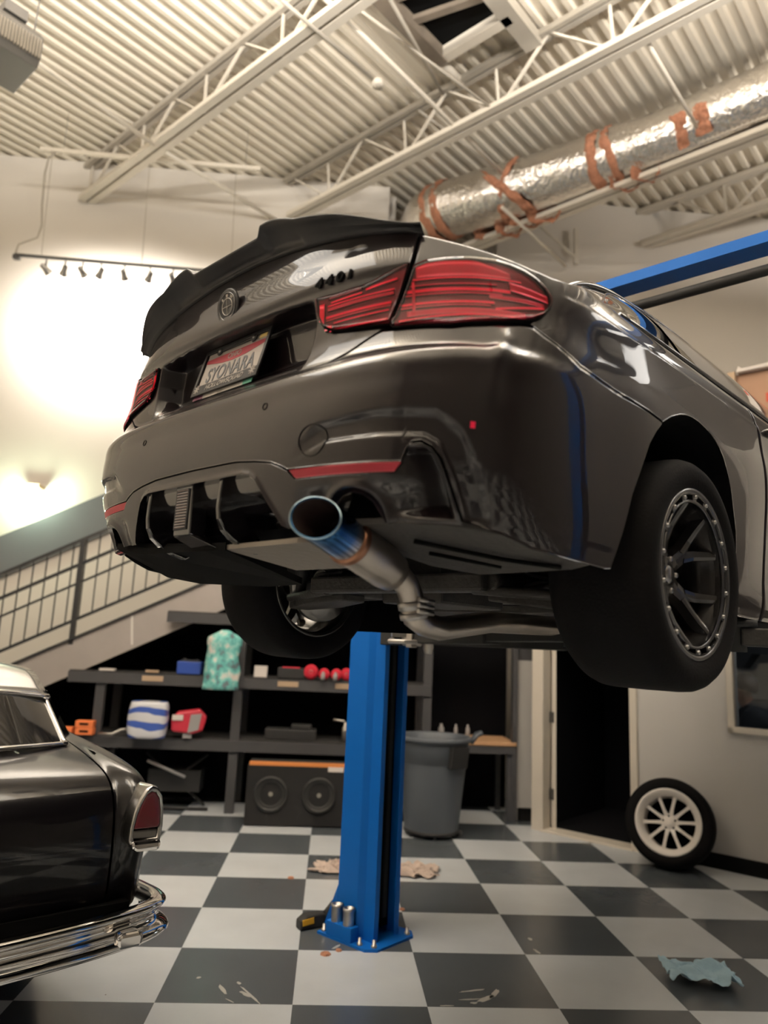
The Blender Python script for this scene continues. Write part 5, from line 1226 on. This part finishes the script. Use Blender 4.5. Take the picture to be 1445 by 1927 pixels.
# waste bin
t = thing('waste_bin', 'large round grey plastic bin behind the blue lift post', 'bin', (.97, 6.86, 0))
mb = MB(); rb = []
n = 72
def fl(th, z): return 1-.035*(abs(math.sin(th*2+.5)) > .93)*(z < .6)
prof_ = [(.0, .04), (.225, .04), (.232, .055), (.288, .60), (.292, .62), (.302, .625), (.318, .80)]
P = [[V((r*math.cos(2*PI*j/n)*fl(2*PI*j/n, z), r*math.sin(2*PI*j/n)*fl(2*PI*j/n, z), z)) for j in range(n+1)] for r, z in prof_]
mb.grid(P); mb.build('bin_body', 'can', t)
MB().lathe([(.318, .80), (.335, .80), (.345, .815), (.345, .835), (.33, .845), (.312, .835), (.305, .70), (.24, .06)], n=60).build('rim', 'can', t)
for sg, a in ((1, -.15), (-1, PI-.4)):
    d = V((math.cos(a), math.sin(a), 0)); s_ = V((-d.y, d.x, 0)); c = d*.335
    MB().tube([c+s_*.09+V((0, 0, .80)), c+s_*.09+d*.05+V((0, 0, .87)), c+s_*.06+d*.09+V((0, 0, .885)), c-s_*.06+d*.09+V((0, 0, .885)), c-s_*.09+d*.05+V((0, 0, .87)), c-s_*.09+V((0, 0, .80))], .017, 8).build('handle', 'can', t)
d = V((.6, -.8, 0)); MB().bar(d*.30+V((0, 0, .60)), d*.325+V((0, 0, .78)), .20, .05).build('grip_recess', 'dark', t)
dl = MB(); dl.lathe([(0, .03), (.24, .03), (.245, .045), (.24, .06), (0, .06)], n=40); dl.build('dolly', 'dark', t)
for k in range(5):
    a = k*2*PI/5-.3; w_ = MB().lathe([(0, -.012), (.028, -.012), (.028, .012), (0, .012)], (.20*math.cos(a)+.05*(k == 0), .20*math.sin(a), .028), (-math.sin(a), math.cos(a), 0), 16); w_.build('caster', 'rubber', t)

# spare wheel leaning on the office wall
t = thing('spare_wheel', 'white ten-spoke wheel with black tyre leaning against the grey office wall', 'wheel')
ax = V((-.52, -.80, .22)).normalized(); ctr = V((2.765, 6.02, .332)); t.location = (ctr.x, ctr.y, 0)
q_ = ax.to_track_quat('Z', 'Y').to_matrix().to_4x4()
def wb(mb, name, m_, par=None):
    o_ = mb.build(name, m_, par or t)
    if not par: o_.matrix_local = Matrix.Translation((0, 0, ctr.z)) @ q_
    return o_
R_ = .335
wb(MB().lathe([(.235, .10), (.25, .112), (.28, .118), (.31, .112), (.328, .09), (R_, .05), (R_, -.05), (.328, -.09), (.31, -.112), (.28, -.118), (.24, -.11), (.225, -.10)], n=72), 'tyre', 'tire')
rm = wb(MB().lathe([(.245, .108), (.250, .112), (.246, .118), (.232, .116), (.222, .105), (.205, .085), (.197, .05), (.193, .045), (.192, .0), (.192, -.09), (.23, -.10)], n=72), 'wheel_rim', 'whitew')
mb = MB()
for k in range(10):
    rr = Matrix.Rotation(2*PI*k/10+.1, 3, 'Z'); P = []
    for x, z, wd in ((.05, .045, .016), (.10, .058, .0115), (.15, .056, .011), (.197, .050, .014)): P.append([rr @ V(q) for q in ((x, -wd, z-.02), (x, -wd, z), (x, wd, z), (x, wd, z-.02), (x, -wd, z-.02))])
    mb.grid(P, sm=False)
mb.lathe([(0, .052), (.03, .052), (.035, .045), (.062, .045), (.066, .03), (.066, 0)], n=36); mb.build('spokes', 'whitew', rm)
mb = MB()
for k in range(36): a = 2*PI*k/36; mb.lathe([(.005, .05), (.005, .062), (0, .064)], (.206*math.cos(a), .206*math.sin(a), .022), n=6)
for k in range(5): a = 2*PI*k/5+.4; mb.lathe([(.008, 0), (.008, .004), (0, .004)], (.048*math.cos(a), .048*math.sin(a), .044), n=10, m=1)
mb.build('rim_bolts', ['whitew', 'gap'], rm)
MB().lathe([(0, -.08), (.19, -.08), (.19, -.07), (0, -.07)], n=40).build('back_disc', 'gap', rm)

# rags, towel, bits on the floor
def fabric(name, m_, loc, sx_, sy_, n_, amp, sc_, seed, label, cat, rot=0, group=None, outline=None):
    mb = MB(); P = []
    for i in range(n_+1):
        row = []
        for j in range(n_+1):
            u, v = i/n_-.5, j/n_-.5; q = V((u*sx_, v*sy_, 0)); nv = noise.noise_vector(q*sc_+V((seed, 1, 2))); n2 = noise.noise_vector(q*sc_*2.7+V((seed, 5, 2)))
            e = max(abs(u), abs(v))*2; h = (abs(nv.z)*1.6+abs(n2.z)*.5)*amp*(1-.6*e**3); k = 1+.25*noise.noise(V((math.atan2(v, u)*1.3, seed, 0)))
            row.append(V((q.x*k+nv.x*amp*.8, q.y*k+nv.y*amp*.8, .004+h)))
        P.append(row)
    mb.grid(P); return tag(mb.build(name, m_, loc=loc, rot=(0, 0, rot), solid=.002), label, cat, group)
fabric('shop_rags', 'rag', (.42, 5.72, 0), .86, .26, 56, .075, 16, 3.3, 'heap of pale crumpled rags on the floor behind the blue post', 'rags', rot=-.06)
mb = MB(); P = []
for i in range(41):
    row = []
    for j in range(25):
        u, v = i/40-.5, j/24-.5
        z = .02+.055*abs(math.sin(u*9+v*5+.6))*(.5+noise.noise(V((u*4, v*4, 1)))) + .022*abs(noise.noise(V((u*9, v*9, 3)))) + .012*abs(noise.noise(V((u*22, v*22, 3))))
        z = max(z, .004); row.append(V((u*.32+v*.06+.03*noise.noise(V((u*6, v*6, 8))), v*.23-(u*.11)+.025*noise.noise(V((u*5, v*7, 5))), z)))
    P.append(row)
mb.grid(P); tag(mb.build('paper_towel', 'towel', loc=(1.965, 3.985, 0), rot=(0, 0, .12), solid=.0012, subsurf=1), 'crumpled pale blue paper towel on a dark floor square at lower right', 'paper towel')
WEAR = MB()
def chip(px, py, l, wd, a, n_=9):
    pts = []
    for k in range(n_*2):
        th = 2*PI*k/(n_*2); r = 1+.45*noise.noise(V((k*1.7, px*9, py*9))); pts.append((l/2*math.cos(th)*r, wd/2*math.sin(th)*r))
    WEAR.prism(pts, lambda u, v, w_: (px+u*math.cos(a)-v*math.sin(a), py+u*math.sin(a)+v*math.cos(a), .0003+w_), .0010)
M['chip'] = mat('bare_floor_chip', (.42, .41, .39), .8)
for (x, y, l, wd, a) in ((0.769, 3.828, 0.136, 0.014, 0.24), (0.734, 3.738, 0.111, 0.01, 0.13), (0.812, 3.746, 0.107, 0.032, 0.67), (0.867, 3.802, 0.105, 0.025, 1.01), (0.616, 3.672, 0.071, 0.01, 0.03), (0.746, 3.704, 0.036, 0.018, 0.17), (1.222, 4.486, 0.039, 0.022, -1.44), (1.212, 4.314, 0.066, 0.018, -1.3), (0.118, 4.321, 0.072, 0.018, 0.97), (-0.28, 3.747, 0.182, 0.012, -1.01), (-0.413, 3.798, 0.112, 0.019, -1.12), (-0.545, 3.918, 0.018, 0.024, -0.65), (-0.305, 3.756, 0.071, 0.021, -0.8), (-0.347, 3.866, 0.032, 0.018, -1.05), (-0.365, 3.689, 0.053, 0.006, -0.71)):
    chip(x, y, l, wd, a)
WEAR.build('paint_wear', 'chip', FLOOR)['kind'] = 'stuff'
for (x, y, s_, lb) in ((.53, 4.92, .03, 'small tan crumb on the dark square to the right of the lift post'), (-.19, 5.5, .04, 'tan crumb left of the rag heap, farthest from the post'), (.06, 4.22, .05, 'largest tan crumb just in front of the post base plate'), (.13, 4.27, .03, 'smaller tan crumb touching the front of the post base plate')):
    mb = MB(); mb.lathe([(0, .012), (s_*.5, .008), (s_*.6, 0)], n=7); tag(mb.build('debris_crumb', 'insul', loc=(x, y, 0)), lb, 'debris', 'crumbs on the floor')

# carton with red print on top of the office, paper over it
bx = dw(1.86, OZ+.05, .35)
t = thing('carton', 'brown carton with red print standing on top of the office at the right edge', 'box', bx, R45)
MB().box((.45, 0, .21), (1.1, .5, .40)).build('carton_body', 'card', t, bevel=.004)
mb = MB(); mb.box((.32, -.252, .16), (.20, .004, .08)); mb.box((.34, -.252, .30), (.14, .004, .03), Matrix.Rotation(.4, 3, 'Y')); mb.build('red_print', 'cardr', t)
MB().box((-.04, -.28, .22), (.06, .04, .42)).build('corner_strip', 'tan', t)
t = thing('wrapped_bundle', 'white paper bundle with red print lying on the brown carton', 'bundle', bx+V((0, 0, .415)), R45)
MB().prism([(0, 0), (.9, 0), (.9, .15), (.5, .12), (.3, .04), (.05, .03), (.02, .06)], lambda u, v, w_: (u, w_-.3, v), .3).build('bundle_body', 'paper', t, bevel=.008)
MB().prism([(.38, .05), (.48, .11), (.62, .12), (.55, .06)], lambda u, v, w_: (u, w_-.304, v), .01).build('red_mark', 'cardr', t)
# person seated in the office behind the glass
def person():
    t = thing('person', 'person with short dark hair and black shirt leaning over behind the office window', 'person', dw(1.70, 0, 1.0), 0); t.scale = (1.08, 1.08, 1.08)
    sk = [((0, 0, .50), .15), ((.02, 0, .70), .13), ((.0, 0, .92), .14), ((-.04, -.02, 1.03), .10), ((-.09, -.03, 1.12), .052), ((-.13, -.04, 1.19), .070), ((-.145, -.045, 1.26), .082), ((-.14, -.045, 1.32), .068)]
    me = bpy.data.meshes.new('body'); vs = [p for p, r in sk]; rs = [r for p, r in sk]; es = [(i, i+1) for i in range(len(sk)-1)]
    def chain(root, pts):
        k = root
        for p, r in pts: vs.append(p); rs.append(r); es.append((k, len(vs)-1)); k = len(vs)-1
        return k
    for sg in (1, -1):
        h = chain(3, [((-.03, sg*.17, 1.03), .065), ((-.08, sg*.24, .84), .048), ((-.26, sg*.17, .76), .038), ((-.33, sg*.14, .76), .028), ((-.38, sg*.13, .755), .03)])
        for k in range(4): chain(h, [((-.43, sg*(.10+.018*k), .75), .009), ((-.465-.004*(k % 3), sg*(.10+.018*k), .735), .008)])
        chain(h, [((-.39, sg*.085, .755), .010), ((-.42, sg*.07, .745), .009)])
        chain(0, [((-.12, sg*.10, .48), .095), ((-.42, sg*.12, .48), .07), ((-.44, sg*.12, .25), .052), ((-.45, sg*.12, .06), .04), ((-.56, sg*.12, .04), .035)])
    me.from_pydata(vs, es, []); o_ = bpy.data.objects.new('body', me); C.objects.link(o_); o_.parent = t; o_.rotation_euler = (0, 0, R45)
    m_ = o_.modifiers.new('skin', 'SKIN'); o_.modifiers.new('sub', 'SUBSURF').levels = 1; o_.modifiers['sub'].render_levels = 1
    bm = bmesh.new(); bm.from_mesh(me); ly = bm.verts.layers.skin.verify(); bm.verts.ensure_lookup_table()
    for i, v in enumerate(bm.verts): v[ly].radius = (rs[i], rs[i]); v[ly].use_root = i == 0
    bm.to_mesh(me); bm.free()
    me.materials.append(M['skin'])
    rr = Matrix.Rotation(R45, 3, 'Z')
    mb = MB(); mb.lathe([(.02, .105), (.07, .09), (.098, .045), (.103, .0), (.095, -.03)], rr @ V((-.115, -.045, 1.30)), (rr @ V((.35, 0, 1))), 20); mb.build('hair', 'hair', t)
    mb = MB(); mb.lathe([(.21, .46), (.215, .60), (.215, .80), (.225, .95), (.20, 1.06), (.12, 1.15), (.07, 1.19)], (-.02, 0, 0), (0, 0, 1), 24)
    for sg in (1, -1): mb.tube([(-.0, sg*.12, 1.05), (-.03, sg*.19, 1.02), (-.08, sg*.25, .86), (-.15, sg*.22, .80)], [.11, .10, .08, .075], 12)
    s_ = mb.build('shirt', 'shirt', t); s_.rotation_euler = (0, 0, R45)
    mb = MB()
    f_ = rr @ V((-.228, -.045, 1.25)); mb.lathe([(0, .02), (.012, 0), (.016, -.02)], f_, rr @ V((-1, 0, -.2)), 8); mb.build('nose', 'skin', t)
person()
t = thing('office_stool', 'dark round stool under the leaning person in the office', 'stool', dw(1.70, 0, 1.0))
MB().lathe([(0, .30), (.17, .30), (.18, .33), (.17, .36), (0, .36)], n=24).build('seat', 'dark', t)
for k in range(4): a = PI/2*k+.4; MB().tube([(.10*math.cos(a), .10*math.sin(a), .31), (.17*math.cos(a), .17*math.sin(a), 0)], .012, 8).build('leg', 'dark', t)
t = thing('office_desk', 'dark desk behind the office window, under the leaning person', 'desk', dw(2.0, 0, .42), R45)
MB().box((0, 0, .70), (1.6, .5, .04)).build('desk_top', 'dark', t)
for x in (-.75, .75): MB().box((x, 0, .34), (.05, .45, .68)).build('leg', 'dark', t)
t = thing('black_window_shapes', 'black shapes at the top of the office window', 'cabinet', dw(2.0, 1.56, 1.3), R45)
MB().prism([(-.9, .0), (-.55, 0), (-.45, .14), (-.1, .14), (.02, 0), (.9, 0), (.9, .8), (-.9, .8)], lambda u, v, w_: (u, w_, v), .3).build('black_shape_body', 'dark', t)  # black outline with a notched lower edge behind the window top
# cables sagging across the upper right wall
for k, (z0, z1) in enumerate(((5.32, 5.25), (4.62, 4.72))):
    pts = [V((2.6+5.3*i/20, YW-.06, z0+(z1-z0)*i/20-.12*math.sin(PI*i/20))) for i in range(21)]; o0 = pts[0].copy()
    tag(MB().tube([p-o0 for p in pts], .014, 6).build('wall_cable', 'greyp', loc=o0), ('upper', 'lower')[k]+' grey cable sagging along the beige back wall above the coupe roof', 'cable')
